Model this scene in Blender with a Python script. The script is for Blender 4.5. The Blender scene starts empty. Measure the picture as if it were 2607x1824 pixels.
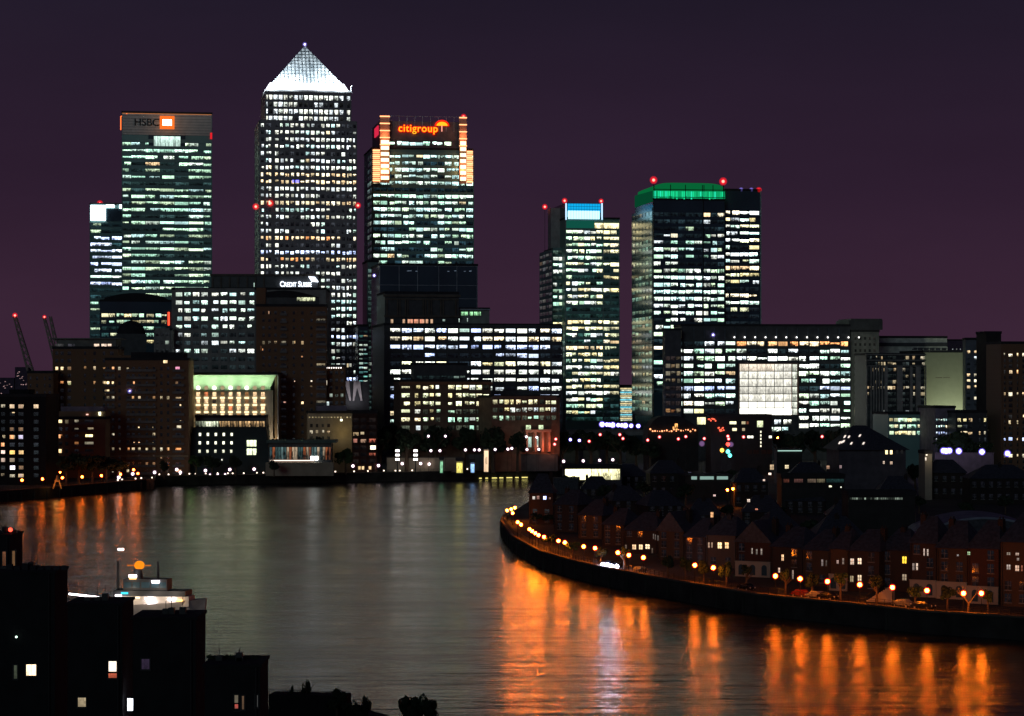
import bpy, math, random
from mathutils import Vector, Matrix
R = math.radians
rnd = random.Random(7)
scene = bpy.context.scene
COL = scene.collection

# ------------------------------------------------------------------ camera
F, CX, HY, CZ = 6200.0, 1303.5, 975.0, 47.0     # focal length in photo px, principal column, horizon row, eye height (m)
K = 1.692
GZ = 6.1; WZ = 2.6                               # street level, water level
cam_d = bpy.data.cameras.new('camera')
cam = bpy.data.objects.new('camera', cam_d); COL.objects.link(cam)
cam.location = (0, 0, CZ); cam.rotation_euler = (R(90), 0, 0)
cam_d.sensor_width = 36; cam_d.lens = F / 2607 * 36
cam_d.shift_y = (HY - 912) / 2607
cam_d.clip_start = 1; cam_d.clip_end = 60000
scene.camera = cam

# ------------------------------------------------------------------ world, added facade fill, exposure
W = bpy.data.worlds.new('World'); scene.world = W; W.use_nodes = True
nt = W.node_tree; nt.nodes.clear()
def N(t, typ, **kw):
    n = t.nodes.new(typ)
    for k, v in kw.items(): setattr(n, k, v)
    return n
out = N(nt, 'ShaderNodeOutputWorld')
sky = N(nt, 'ShaderNodeTexSky'); sky.sky_type = 'NISHITA'; sky.sun_disc = False
sky.sun_elevation = R(-4); sky.sun_rotation = R(250)
bg1 = N(nt, 'ShaderNodeBackground'); bg1.inputs['Strength'].default_value = 0.02
nt.links.new(sky.outputs[0], bg1.inputs[0])
tc = N(nt, 'ShaderNodeTexCoord'); sep = N(nt, 'ShaderNodeSeparateXYZ'); nt.links.new(tc.outputs['Generated'], sep.inputs[0])
ramp = N(nt, 'ShaderNodeValToRGB')
nt.links.new(sep.outputs['Z'], ramp.inputs[0])
els = ramp.color_ramp.elements
els[0].position = 0.0; els[0].color = (0.043, 0.018, 0.037, 1)
els[1].position = 1.0; els[1].color = (0.006, 0.005, 0.014, 1)
for p, c in ((0.035, (0.038, 0.0165, 0.034)), (0.08, (0.026, 0.0125, 0.028)), (0.16, (0.0135, 0.0095, 0.0205)), (0.4, (0.009, 0.007, 0.018))):
    e = els.new(p); e.color = (*c, 1)
bg2 = N(nt, 'ShaderNodeBackground'); bg2.inputs['Strength'].default_value = 1.0
wn = N(nt, 'ShaderNodeTexNoise'); wn.inputs['Scale'].default_value = 3.5; wn.inputs['Detail'].default_value = 5; wm = N(nt, 'ShaderNodeMapping'); wm.inputs['Scale'].default_value = (1, 1, 4)
nt.links.new(tc.outputs['Generated'], wm.inputs[0]); nt.links.new(wm.outputs[0], wn.inputs['Vector'])
wr = N(nt, 'ShaderNodeMapRange'); nt.links.new(wn.outputs['Fac'], wr.inputs[0]); wr.inputs[1].default_value = .3; wr.inputs[2].default_value = .7; wr.inputs[3].default_value = .86; wr.inputs[4].default_value = 1.14
wv = N(nt, 'ShaderNodeVectorMath', operation='SCALE'); nt.links.new(ramp.outputs[0], wv.inputs[0]); nt.links.new(wr.outputs[0], wv.inputs['Scale'])
nt.links.new(wv.outputs[0], bg2.inputs[0])      # thin uneven cloud catching the city light
ad = N(nt, 'ShaderNodeAddShader'); nt.links.new(bg1.outputs[0], ad.inputs[0]); nt.links.new(bg2.outputs[0], ad.inputs[1])
nt.links.new(ad.outputs[0], out.inputs[0])
sd = bpy.data.lights.new('city_fill', 'SUN'); sd.energy = 0.13; sd.angle = R(12); sd.color = (0.68, 0.92, 1.0)
city_fill = bpy.data.objects.new('city_fill', sd); COL.objects.link(city_fill); city_fill.rotation_euler = (R(80), 0, R(-14))  # added low fill from behind the camera, stands in for city glow on facades
vs = scene.view_settings; vs.view_transform = 'Standard'; vs.look = 'None'; vs.exposure = 0; vs.gamma = 1; vs.use_curve_mapping = False
cy = scene.cycles
cy.max_bounces = 5; cy.diffuse_bounces = 2; cy.glossy_bounces = 3; cy.transparent_max_bounces = 8
cy.sample_clamp_indirect = 12; cy.sample_clamp_direct = 0
cy.use_denoising = True; cy.caustics_reflective = False; cy.caustics_refractive = False
try: cy.use_light_tree = True
except Exception: pass

# ------------------------------------------------------------------ materials
MATS = {}
def mat(name, col, rough=0.75, metal=0.0, var=0.25, scale=0.35, bump=0.0, spec=0.4):
    if name in MATS: return MATS[name]
    m = bpy.data.materials.new(name); m.use_nodes = True; t = m.node_tree
    b = t.nodes['Principled BSDF']
    b.inputs['Roughness'].default_value = rough; b.inputs['Metallic'].default_value = metal
    b.inputs['Specular IOR Level'].default_value = spec
    co = N(t, 'ShaderNodeTexCoord'); nz = N(t, 'ShaderNodeTexNoise'); nz.inputs['Scale'].default_value = scale; nz.inputs['Detail'].default_value = 4
    t.links.new(co.outputs['Object'], nz.inputs['Vector'])
    cr = N(t, 'ShaderNodeValToRGB'); t.links.new(nz.outputs['Fac'], cr.inputs[0])
    cr.color_ramp.elements[0].position = 0.3; cr.color_ramp.elements[1].position = 0.7
    cr.color_ramp.elements[0].color = (*[c * (1 - var) for c in col], 1)
    cr.color_ramp.elements[1].color = (*[min(1, c * (1 + var)) for c in col], 1)
    t.links.new(cr.outputs[0], b.inputs['Base Color'])
    if bump:
        bp = N(t, 'ShaderNodeBump'); bp.inputs['Strength'].default_value = bump
        t.links.new(nz.outputs['Fac'], bp.inputs['Height']); t.links.new(bp.outputs[0], b.inputs['Normal'])
    MATS[name] = m; return m
def brick(name, c1, c2, mortar=(0.3, 0.28, 0.25), scale=1.0):
    if name in MATS: return MATS[name]
    m = bpy.data.materials.new(name); m.use_nodes = True; t = m.node_tree
    b = t.nodes['Principled BSDF']; b.inputs['Roughness'].default_value = 0.9
    co = N(t, 'ShaderNodeTexCoord'); mp = N(t, 'ShaderNodeMapping'); mp.inputs['Rotation'].default_value = (R(90), 0, 0)
    t.links.new(co.outputs['Object'], mp.inputs[0])
    bt = N(t, 'ShaderNodeTexBrick'); bt.inputs['Scale'].default_value = 4 * scale
    bt.inputs['Color1'].default_value = (*c1, 1); bt.inputs['Color2'].default_value = (*c2, 1); bt.inputs['Mortar'].default_value = (*mortar, 1)
    bt.inputs['Mortar Size'].default_value = 0.012
    t.links.new(mp.outputs[0], bt.inputs['Vector']); t.links.new(bt.outputs['Color'], b.inputs['Base Color'])
    MATS[name] = m; return m
def emi(name, col, s, sample=False):
    if name in MATS: return MATS[name]
    m = bpy.data.materials.new(name); m.use_nodes = True; t = m.node_tree; t.nodes.clear()
    o = N(t, 'ShaderNodeOutputMaterial'); e = N(t, 'ShaderNodeEmission')
    e.inputs[0].default_value = (*col, 1); e.inputs[1].default_value = s
    t.links.new(e.outputs[0], o.inputs[0])
    m.cycles.emission_sampling = 'FRONT' if sample else 'NONE'
    MATS[name] = m; return m
def halo_shell(name, col, s, sample=False):
    """added glow shell: lets the bulb show through and gives off the colour of its halo"""
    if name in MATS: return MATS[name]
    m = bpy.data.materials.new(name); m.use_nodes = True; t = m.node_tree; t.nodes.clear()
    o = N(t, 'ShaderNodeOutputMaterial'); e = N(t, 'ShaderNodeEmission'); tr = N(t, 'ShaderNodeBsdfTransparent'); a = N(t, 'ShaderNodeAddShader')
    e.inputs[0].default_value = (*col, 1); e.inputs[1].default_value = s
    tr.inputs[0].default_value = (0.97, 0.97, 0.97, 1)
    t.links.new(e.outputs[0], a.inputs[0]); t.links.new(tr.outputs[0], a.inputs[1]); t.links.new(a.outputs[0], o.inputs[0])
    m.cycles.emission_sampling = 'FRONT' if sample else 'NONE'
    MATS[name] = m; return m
def room_material():
    """window pane: dark glass (attribute 'glow') and broken up by fittings, desks and blinds"""
    m = bpy.data.materials.new('window_pane'); m.use_nodes = True; t = m.node_tree; L = t.links
    b = t.nodes['Principled BSDF']; b.inputs['Base Color'].default_value = (0.012, 0.02, 0.024, 1); b.inputs['Roughness'].default_value = 0.12
    at = N(t, 'ShaderNodeAttribute'); at.attribute_name = 'glow'
    uv = N(t, 'ShaderNodeUVMap'); s = N(t, 'ShaderNodeSeparateXYZ'); L.new(uv.outputs[0], s.inputs[0])
    def M(op, a, bb=None, c=None):
        n = N(t, 'ShaderNodeMath', operation=op)
        for i, v in enumerate((a, bb, c)):
            if v is None: continue
            if isinstance(v, (int, float)): n.inputs[i].default_value = v
            else: L.new(v, n.inputs[i])
        return n.outputs[0]
    u, v = s.outputs['X'], s.outputs['Y']
    def hashed(ku, kv, off):
        c = N(t, 'ShaderNodeCombineXYZ'); L.new(M('FLOOR', M('MULTIPLY', u, ku)), c.inputs[0]); L.new(M('FLOOR', M('MULTIPLY', v, kv)), c.inputs[1]); c.inputs[2].default_value = off
        w = N(t, 'ShaderNodeTexWhiteNoise', noise_dimensions='3D'); L.new(c.outputs[0], w.inputs['Vector']); return w.outputs['Value']
    h1 = hashed(1.0, 3.0, 1.5); h2 = hashed(2.3, 5.0, 7.5); h3 = hashed(0.45, 1.0, 3.5)
    tot = M('ADD', M('MULTIPLY', h1, 0.55), M('ADD', M('MULTIPLY', h2, 0.45), M('MULTIPLY', h3, 0.5)))
    tot = M('ADD', tot, M('MULTIPLY', M('POWER', v, 1.3), 0.62))          # ceiling lights: the upper part of a room is brighter
    mr = N(t, 'ShaderNodeMapRange', clamp=True); L.new(tot, mr.inputs[0])
    mr.inputs[1].default_value = 0.62; mr.inputs[2].default_value = 1.45; mr.inputs[3].default_value = 0.03; mr.inputs[4].default_value = 1.5
    bar = M('GREATER_THAN', M('FRACT', M('MULTIPLY', u, 0.8)), 0.13)
    k = M('MULTIPLY', mr.outputs[0], M('ADD', M('MULTIPLY', bar, 0.7), 0.3))
    fade = N(t, 'ShaderNodeMix', data_type='FLOAT'); L.new(at.outputs['Alpha'], fade.inputs[0]); fade.inputs[2].default_value = 1.0; L.new(k, fade.inputs[3])
    vm = N(t, 'ShaderNodeVectorMath', operation='SCALE'); L.new(at.outputs['Color'], vm.inputs[0]); L.new(fade.outputs[0], vm.inputs['Scale'])
    L.new(vm.outputs[0], b.inputs['Emission Color']); b.inputs['Emission Strength'].default_value = 1.0
    m.cycles.emission_sampling = 'NONE'
    return m
ROOM = room_material()

stone = mat('portland_stone', (0.30, 0.29, 0.27), 0.8)
steelclad = mat('steel_cladding', (0.30, 0.30, 0.30), 0.45, 0.5, 0.15, 0.1)
tealglass = mat('teal_curtain_wall', (0.20, 0.36, 0.34), 0.5, 0.0, 0.2, 0.05, spec=0.4)
darkglass = mat('dark_curtain_wall', (0.05, 0.10, 0.13), 0.2, 0.1, 0.2, 0.05, spec=0.6)
darkstone = mat('dark_granite', (0.07, 0.075, 0.08), 0.5)
roofmat = mat('roof_felt', (0.03, 0.03, 0.035), 0.9)
slate = mat('roof_slate', (0.05, 0.055, 0.07), 0.7, 0, 0.4, 1.5, 0.3)
brownbrick = brick('brown_brick', (0.27, 0.135, 0.07), (0.20, 0.10, 0.05), (.26, .2, .15))
redbrick = brick('red_brick', (0.075, 0.026, 0.016), (0.055, 0.021, 0.014), (.06, .05, .045))
yellowbrick = brick('yellow_stock_brick', (0.32, 0.22, 0.11), (0.26, 0.17, 0.09))
stucco = mat('cream_stucco', (0.42, 0.36, 0.28), 0.85, 0, 0.1)
beige = mat('beige_render', (0.40, 0.34, 0.25), 0.85, 0, 0.15)
copper = mat('green_soffit', (0.45, 0.62, 0.45), 0.5, 0, 0.12)
concrete = mat('grey_concrete', (0.25, 0.25, 0.24), 0.85)
quaymat = mat('weathered_quay_wall', (0.03, 0.028, 0.025), 0.9, 0, 0.5, 0.25, 0.3)
coping = mat('stone_coping', (0.10, 0.08, 0.065), 0.85)
iron = mat('black_iron', (0.02, 0.02, 0.022), 0.5, 0.3)
paving = mat('promenade_paving', (0.06, 0.052, 0.045), 0.85, 0, 0.3, 0.5)
asphalt = mat('asphalt', (0.035, 0.035, 0.036), 0.85, 0, 0.3, 0.5)
earth = mat('ground_soil', (0.05, 0.05, 0.045), 0.95, 0, 0.4, 0.05)
leaf = mat('foliage_leaf', (0.05, 0.085, 0.03), 0.8, 0, 0.5, 0.6)
leafd = mat('foliage_dark', (0.03, 0.05, 0.025), 0.8, 0, 0.5, 0.6)
bark = mat('tree_bark', (0.13, 0.09, 0.06), 0.95, 0, 0.3, 3)
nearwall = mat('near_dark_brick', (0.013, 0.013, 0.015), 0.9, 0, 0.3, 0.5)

# ------------------------------------------------------------------ mesh collector
class MB:
    def __init__(s): s.v = []; s.f = []; s.sm = False
    def box(s, x0, x1, y0, y1, z0, z1):
        i = len(s.v)
        s.v += [(x0, y0, z0), (x1, y0, z0), (x1, y1, z0), (x0, y1, z0), (x0, y0, z1), (x1, y0, z1), (x1, y1, z1), (x0, y1, z1)]
        s.f += [(i, i+3, i+2, i+1), (i+4, i+5, i+6, i+7), (i, i+1, i+5, i+4), (i+1, i+2, i+6, i+5), (i+2, i+3, i+7, i+6), (i+3, i, i+4, i+7)]
        return s
    def hexa(s, lo, hi):
        i = len(s.v); s.v += list(lo) + list(hi)
        n = len(lo)
        s.f.append(tuple(i + k for k in reversed(range(n)))); s.f.append(tuple(i + n + k for k in range(n)))
        for k in range(n):
            j = (k + 1) % n; s.f.append((i + k, i + j, i + n + j, i + n + k))
        return s
    def prism(s, poly, z0, z1):
        return s.hexa([(x, y, z0) for x, y in poly], [(x, y, z1) for x, y in poly])
    def tube(s, p, q, r0, r1=None, n=8):
        r1 = r0 if r1 is None else r1
        p, q = Vector(p), Vector(q); d = (q - p).normalized()
        a = d.orthogonal().normalized(); b = d.cross(a)
        lo = [tuple(p + (a * math.cos(t) + b * math.sin(t)) * r0) for t in [2 * math.pi * k / n for k in range(n)]]
        hi = [tuple(q + (a * math.cos(t) + b * math.sin(t)) * r1) for t in [2 * math.pi * k / n for k in range(n)]]
        return s.hexa(lo, hi)
    def ball(s, c, r, n=10, m=7, sz=1.0):
        i = len(s.v); s.v.append((c[0], c[1], c[2] - r * sz))
        for a in range(1, m):
            th = math.pi * a / m
            for k in range(n):
                ph = 2 * math.pi * k / n
                s.v.append((c[0] + r * math.sin(th) * math.cos(ph), c[1] + r * math.sin(th) * math.sin(ph), c[2] - r * math.cos(th) * sz))
        s.v.append((c[0], c[1], c[2] + r * sz)); last = len(s.v) - 1
        for k in range(n): s.f.append((i, i + 1 + (k + 1) % n, i + 1 + k))
        for a in range(m - 2):
            for k in range(n):
                p = i + 1 + a * n; s.f.append((p + k, p + (k + 1) % n, p + n + (k + 1) % n, p + n + k))
        p = i + 1 + (m - 2) * n
        for k in range(n): s.f.append((p + k, p + (k + 1) % n, last))
        return s
    def mesh(s, name, m, smooth=False):
        me = bpy.data.meshes.new(name); me.from_pydata(s.v, [], s.f); me.materials.append(m)
        if smooth:
            for p in me.polygons: p.use_smooth = True
        me.update(); return me
    def build(s, name, m, parent=None, loc=None, rz=0, smooth=False):
        o = bpy.data.objects.new(name, s.mesh(name, m, smooth)); COL.objects.link(o)
        if parent: o.parent = parent
        if loc: o.location = loc
        o.rotation_euler.z = rz
        return o
def tag(o, label=None, cat=None, group=None, kind=None):
    if label: o['label'] = label
    if cat: o['category'] = cat
    if group: o['group'] = group
    if kind: o['kind'] = kind
    return o
def empty(name, loc, rz=0, parent=None):
    o = bpy.data.objects.new(name, None); COL.objects.link(o); o.location = loc; o.rotation_euler.z = rz
    o.empty_display_size = 1
    if parent: o.parent = parent
    return o
def copytree(o, parent=None):
    c = o.copy(); COL.objects.link(c); c.parent = parent
    for ch in list(o.children): copytree(ch, c)
    return c
def X(px, Y): return (px - CX) / F * Y
def Z(py, Y): return CZ - (py - HY) / F * Y
def GY(py, z=GZ): return (CZ - z) * F / (py - HY)      # distance of a point of height z seen in row py
def lamp(kind, name, parent, loc, energy, col, size=1.0, size_y=None, rot=None, spot=None):
    d = bpy.data.lights.new(name, kind); d.energy = energy; d.color = col
    if kind == 'AREA':
        d.size = size
        if size_y: d.shape = 'RECTANGLE'; d.size_y = size_y
    else: d.shadow_soft_size = size
    o = bpy.data.objects.new(name, d); COL.objects.link(o); o.parent = parent; o.location = loc
    if rot: o.rotation_euler = rot
    return o

# ------------------------------------------------------------------ building kit
PAL = {
 'c': [(0.70, 1.0, 0.86), (0.62, 0.97, 0.95), (0.82, 1.0, 0.84)],        # cool office white
 'g': [(0.62, 1.0, 0.70), (0.52, 0.95, 0.72), (0.75, 1.0, 0.66)],      # greenish
 'y': [(1.0, 0.92, 0.55), (1.0, 0.85, 0.42), (0.95, 1.0, 0.62)],       # yellow
 'n': [(0.92, 1.0, 0.90), (0.98, 1.0, 0.86), (0.85, 0.95, 1.0)],       # neutral
 'w': [(1.0, 0.80, 0.48), (1.0, 0.70, 0.38), (1.0, 0.88, 0.62)],       # warm
 'o': [(1.0, 0.52, 0.22), (1.0, 0.40, 0.14), (1.0, 0.75, 0.45)],       # orange
 'b': [(0.75, 0.88, 1.25), (0.8, 0.95, 1.2), (0.6, 0.75, 1.3)],        # bluish
 't': [(0.25, 0.75, 0.65), (0.2, 0.6, 0.6), (0.4, 0.9, 0.8)],          # teal, dim
 'r': [(1.0, 0.25, 0.15), (1.0, 0.4, 0.3), (1.0, 0.6, 0.4)],
}
ROT = 9.0
class Bld:
    def __init__(s, name, label, cat, pxl, pxr, Y, ytop, depth, m, rot=ROT, group=None, zb=GZ, roof=True, dim=(0.010, 0.020, 0.020)):
        s.rot = R(rot); s.Y = Y; s.X = X(pxl, Y); s.zb = zb; s.m = m; s.dim = dim
        s.root = empty(name, (s.X, Y, zb), s.rot); tag(s.root, label, cat, group)
        s.W = s.lx(pxr); s.H = s.lz(ytop, 0); s.D = depth
        s.cells = []; s.fr = MB(); s.wfm = mat('white_joinery', (.22, .21, .2), .6)
        s.box('wall', 0, s.W, 0, s.D, 0, s.H, m)
        if roof:
            b = MB(); p = 0.7
            b.box(-.25, s.W + .25, -.25, s.D + .25, s.H + .003, s.H + .25)
            for q in ((-.25, s.W + .25, -.25, .25), (-.25, s.W + .25, s.D - .25, s.D + .25), (-.25, .25, .25, s.D - .25), (s.W - .25, s.W + .25, .25, s.D - .25)):
                b.box(*q, s.H + .25, s.H + 1.2)
            b.build('roof', roofmat, s.root)
    def lx(s, px):
        t = (px - CX) / F; return (t * s.Y - s.X) / (math.cos(s.rot) - t * math.sin(s.rot))
    def lz(s, py, lx=0.0):
        return CZ - (py - HY) / F * (s.Y + lx * math.sin(s.rot)) - s.zb
    def ly(s, px, x=0.0):
        t = (px - CX) / F; X0 = s.X + x * math.cos(s.rot); Y0 = s.Y + x * math.sin(s.rot)
        return (X0 - t * Y0) / (math.sin(s.rot) + t * math.cos(s.rot))
    def box(s, name, x0, x1, y0, y1, z0, z1, m): return MB().box(x0, x1, y0, y1, z0, z1).build(name, m, s.root)
    def pbox(s, name, pxl, pxr, yt, yb, m, y0=-0.6, y1=3.0):
        a = s.lx(pxl); return s.box(name, a, s.lx(pxr), y0, y1, s.lz(yb, a), s.lz(yt, a), m)
    def cell(s, face, a0, a1, z0, z1, col, seed=None, pat=1.0, blk=1.3, off=0.0, base=0.0, fb=None):
        s.cells.append((face, a0, a1, z0, z1, col, pat, rnd.uniform(0, 900) if seed is None else seed, blk, off, base, fb))
    def grid(s, face, cols, y0, pitch, toks, hf=0.62, pal='c', base=0.0, lv=2.2, frame=True, blk=1.3, pier=0.5, band=0.3, at=0.0, dimc=None, fx=None, spread=None, wide=True):
        """cols: (first px, last px, n[, fill]) or a list of (px,px). y0: photo row of the first storey's centre. toks: one level 0-9 + palette letters per storey"""
        conv = s.lx if face == 'front' else (lambda p: s.ly(p, fx or 0.0))
        if isinstance(cols, tuple):
            c0, c1, n = conv(cols[0]), conv(cols[1]), cols[2]; fill = cols[3] if len(cols) > 3 else 0.84
            if c0 > c1: c0, c1 = c1, c0
            w = (c1 - c0) / n; cs = [(c0 + w * (i + .5 - fill / 2), c0 + w * (i + .5 + fill / 2)) for i in range(n)]
        else:
            cs = [tuple(sorted((conv(a), conv(b)))) for a, b in cols]
        toks = toks.split() if isinstance(toks, str) else toks
        zt = s.lz(y0, 0 if face == 'front' else 0); ph = pitch * s.Y / F
        zc0 = s.lz(y0, at)
        h = ph * hf * .88
        lv = lv * .86
        dimc = dimc or s.dim
        for r, tk in enumerate(toks):
            lvl = int(tk[0]); pp = tk[1:] or pal
            zc = zc0 - r * ph; z0, z1 = zc - h / 2, zc + h / 2
            seed = rnd.uniform(0, 900)
            run = rnd.random()
            for i, (a0, a1) in enumerate(cs):
                if rnd.random() < 0.45: run = rnd.random()
                lit = lvl > 0 and run < .10 + lvl / 9.3
                if lit:
                    c = rnd.choice(PAL[rnd.choice(pp)]); k = lv * (0.30 + 0.085 * lvl) * rnd.choice((0.45, 0.8, 1, 1, 1.3, 1.6))
                    if rnd.random() < .02: c = rnd.choice(PAL['w'])
                    y0_, y1_, x0_, x1_ = z0, z1, a0, a1
                    if rnd.random() < .55: y0_ += h * rnd.choice((.12, .22, .34))      # desks and blinds hide part of the pane
                    if rnd.random() < .2: y1_ -= h * rnd.choice((.12, .25))
                    if rnd.random() < .25:
                        q_ = (a1 - a0) * rnd.uniform(.15, .4)
                        if rnd.random() < .5: x0_ += q_
                        else: x1_ -= q_
                    s.cell(face, x0_, x1_, y0_, y1_, [x * k for x in c], seed, 1.0 if rnd.random() < .8 else .45, blk, fx or 0, base)
                else:
                    q = rnd.choice((0.4, 0.8, 1.2, 3.0 if lvl > 1 else 1.0))  # unlit panes get a faint glow of their own to lift the facade
                    s.cell(face, a0, a1, z0, z1, [x * q for x in dimc], seed, 1.0, blk, fx or 0, base)
        if frame:
            xa, xb = cs[0][0], cs[-1][1]; o = fx or 0.0
            zlo, zhi = zc0 - (len(toks) - 1) * ph - ph / 2, zc0 + ph / 2
            if band:
                for r in range(len(toks) + 1):
                    zc = zc0 + ph / 2 - r * ph; hb = (ph - h) / 2
                    lo, hi = zc - hb, zc + hb
                    if face == 'front': s.fr.box(xa - .3, xb + .3, base - band, base + .05, lo, hi)
                    else: s.fr.box(o - band, o + .05, xa - .3, xb + .3, lo, hi)
            if pier:
                edges = [xa - .35] + [0.5 * (cs[i][1] + cs[i+1][0]) for i in range(len(cs) - 1)] + [xb + .35]
                for i, e in enumerate(edges):
                    hw = 0.3 if i in (0, len(edges) - 1) else max(.07, 0.5 * (cs[i][0] - cs[i-1][1]))
                    if face == 'front': s.fr.box(e - hw, e + hw, base - pier, base + .05, zlo - .2, zhi + .2)
                    else: s.fr.box(o - pier, o + .05, e - hw, e + hw, zlo - .2, zhi + .2)
        return cs
    def win(s, px, py, w, h, col, face='front', base=0.0, pat=0.6, blk=0.6, fb=None):
        """one lit window by its photo centre and size (px)"""
        a = s.lx(px - w / 2); b = s.lx(px + w / 2); s.cell('front', a, b, s.lz(py + h / 2, a), s.lz(py - h / 2, a), col, None, pat, blk, 0, base, fb)
    def finish(s, frame_mat=None, nmax=96):
        if s.fr.f: s.fr.build('facade_frame', frame_mat or s.m, s.root)
        cl = sorted(s.cells, key=lambda c: (-round((c[2] - c[1]) * (c[4] - c[3]), 0), -c[3]))
        groups = [[c] for c in cl[:nmax]] + ([cl[nmax:]] if len(cl) > nmax else [])
        for g in groups:
            v, f, uv, gl = [], [], [], []
            for face, a0, a1, z0, z1, col, pat, seed, blk, o, base, fb in g:
                i = len(v)
                if face == 'front': v += [(a0, base - .04, z0), (a1, base - .04, z0), (a1, base - .04, z1), (a0, base - .04, z1)]
                else: v += [(o - .04, a1, z0), (o - .04, a0, z0), (o - .04, a0, z1), (o - .04, a1, z1)]
                f.append((i, i+1, i+2, i+3))
                u0, u1 = seed + a0 / blk, seed + a1 / blk
                uv += [(u0, 0), (u1, 0), (u1, .999), (u0, .999)]; gl += [(*col, pat)] * 4
            me = bpy.data.meshes.new('window'); me.from_pydata(v, [], f); me.materials.append(ROOM)
            ul = me.uv_layers.new(name='UVMap'); ul.data.foreach_set('uv', [x for p in uv for x in p])
            at = me.color_attributes.new('glow', 'FLOAT_COLOR', 'CORNER'); at.data.foreach_set('color', [x for p in gl for x in p])
            o = bpy.data.objects.new('window', me); COL.objects.link(o); o.parent = s.root
            if len(g) > 1: o['kind'] = 'stuff'
            elif g[0][11]:
                q = MB()
                for bx_ in g[0][11]: q.box(*bx_)
                q.build('window_frame', s.wfm, o)
        return s
    def beacon(s, px, py, r=1.9, y=0.0, colr='red', z0=None):
        x = s.lx(px); z = s.lz(py, x)
        beacon(s.root, (x, y, z), r, colr, z0 if z0 is not None else s.H)
def beacon(root, c, r, colr='red', z0=None):
    r *= .88
    g = {'red': halo_shell('red_beacon_halo', (1.0, 0.006, 0.008), 0.17), 'violet': halo_shell('violet_beacon_halo', (0.30, 0.24, 1.0), 0.13),
         'orange': halo_shell('orange_beacon_halo', (1.0, 0.18, 0.02), 0.6)}[colr]
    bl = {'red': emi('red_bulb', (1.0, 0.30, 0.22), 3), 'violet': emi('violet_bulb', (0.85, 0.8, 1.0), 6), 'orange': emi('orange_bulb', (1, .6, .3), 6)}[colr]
    if z0 is not None and c[2] - r > z0 + .05: MB().tube((c[0], c[1], z0), (c[0], c[1], c[2] - r * .9), 0.12).build('beacon_post', iron, root)
    l = MB().ball((0, 0, 0), r, 14, 9).ball((0, 0, 0), r * .82, 12, 8).ball((0, 0, 0), r * .64, 10, 7).build('beacon_halo', g, root, c, smooth=True)  # nested glowing shells modelled as the halo around the bulb
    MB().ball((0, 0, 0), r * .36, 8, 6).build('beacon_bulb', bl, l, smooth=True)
def text(root, body, size, loc, m, name='sign_lettering', extr=0.15, off=0.0, small=None, shear=0, spacing=1.0, sx=1.0, rot=(R(90), 0, 0)):
    cu = bpy.data.curves.new(name, 'FONT'); cu.body = body; cu.size = size; cu.extrude = extr; cu.offset = off; cu.space_character = spacing
    cu.align_x = 'CENTER'; cu.align_y = 'CENTER'
    if small is not None:
        cu.small_caps_scale = small
        for i, ch in enumerate(body):
            if ch.islower(): cu.body_format[i].use_small_caps = True
    cu.materials.append(m)
    tmp = bpy.data.objects.new(name, cu); COL.objects.link(tmp); bpy.context.view_layer.update()
    me = bpy.data.meshes.new_from_object(tmp.evaluated_get(bpy.context.evaluated_depsgraph_get())); bpy.data.objects.remove(tmp); me.name = name
    o = bpy.data.objects.new(name, me); COL.objects.link(o); o.parent = root; o.location = loc; o.rotation_euler = rot; o.scale = (sx, 1, 1)
    return o

# ------------------------------------------------------------------ ground, banks, water
def wp(px, Yo): return (X(px, Yo * K), Yo * K)
far_bank = [wp(-260, 515), wp(0, 536), wp(370, 600), wp(390, 600), wp(396, 622), wp(1000, 650), wp(1340, 668), wp(1500, 680)]
back_bank = [wp(1500, 680), wp(1478, 640), wp(1420, 560), wp(1350, 500), wp(1292, 445)]
right_bank = [wp(1292, 445), wp(1281, 432), wp(1278, 421), wp(1284, 411), wp(1307, 380), wp(1377, 346), wp(1448, 330), wp(1533, 316), wp(1675, 299), wp(1932, 275), wp(2180, 263), wp(2345, 255), wp(2542, 250), wp(2750, 244), wp(3300, 236)]
outline = [(-9000, 870)] + far_bank + back_bank[1:] + right_bank[1:] + [(9000, 400), (30000, 12000), (30000, 40000), (-30000, 40000), (-30000, 12000)]
g = MB(); g.v = [(x, y, GZ) for x, y in outline]; g.f = [tuple(range(len(outline)))]
tag(g.build('ground', earth), kind='structure')
near_poly = [(-400, -80), (-9, -80), (-9, 290), (-13, 295), (-18, 304), (-60, 306), (-400, 306)]
g = MB().prism([(x, y) for x, y in near_poly], -2, 6.2); tag(g.build('ground_near_bank', earth), kind='structure')

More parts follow.
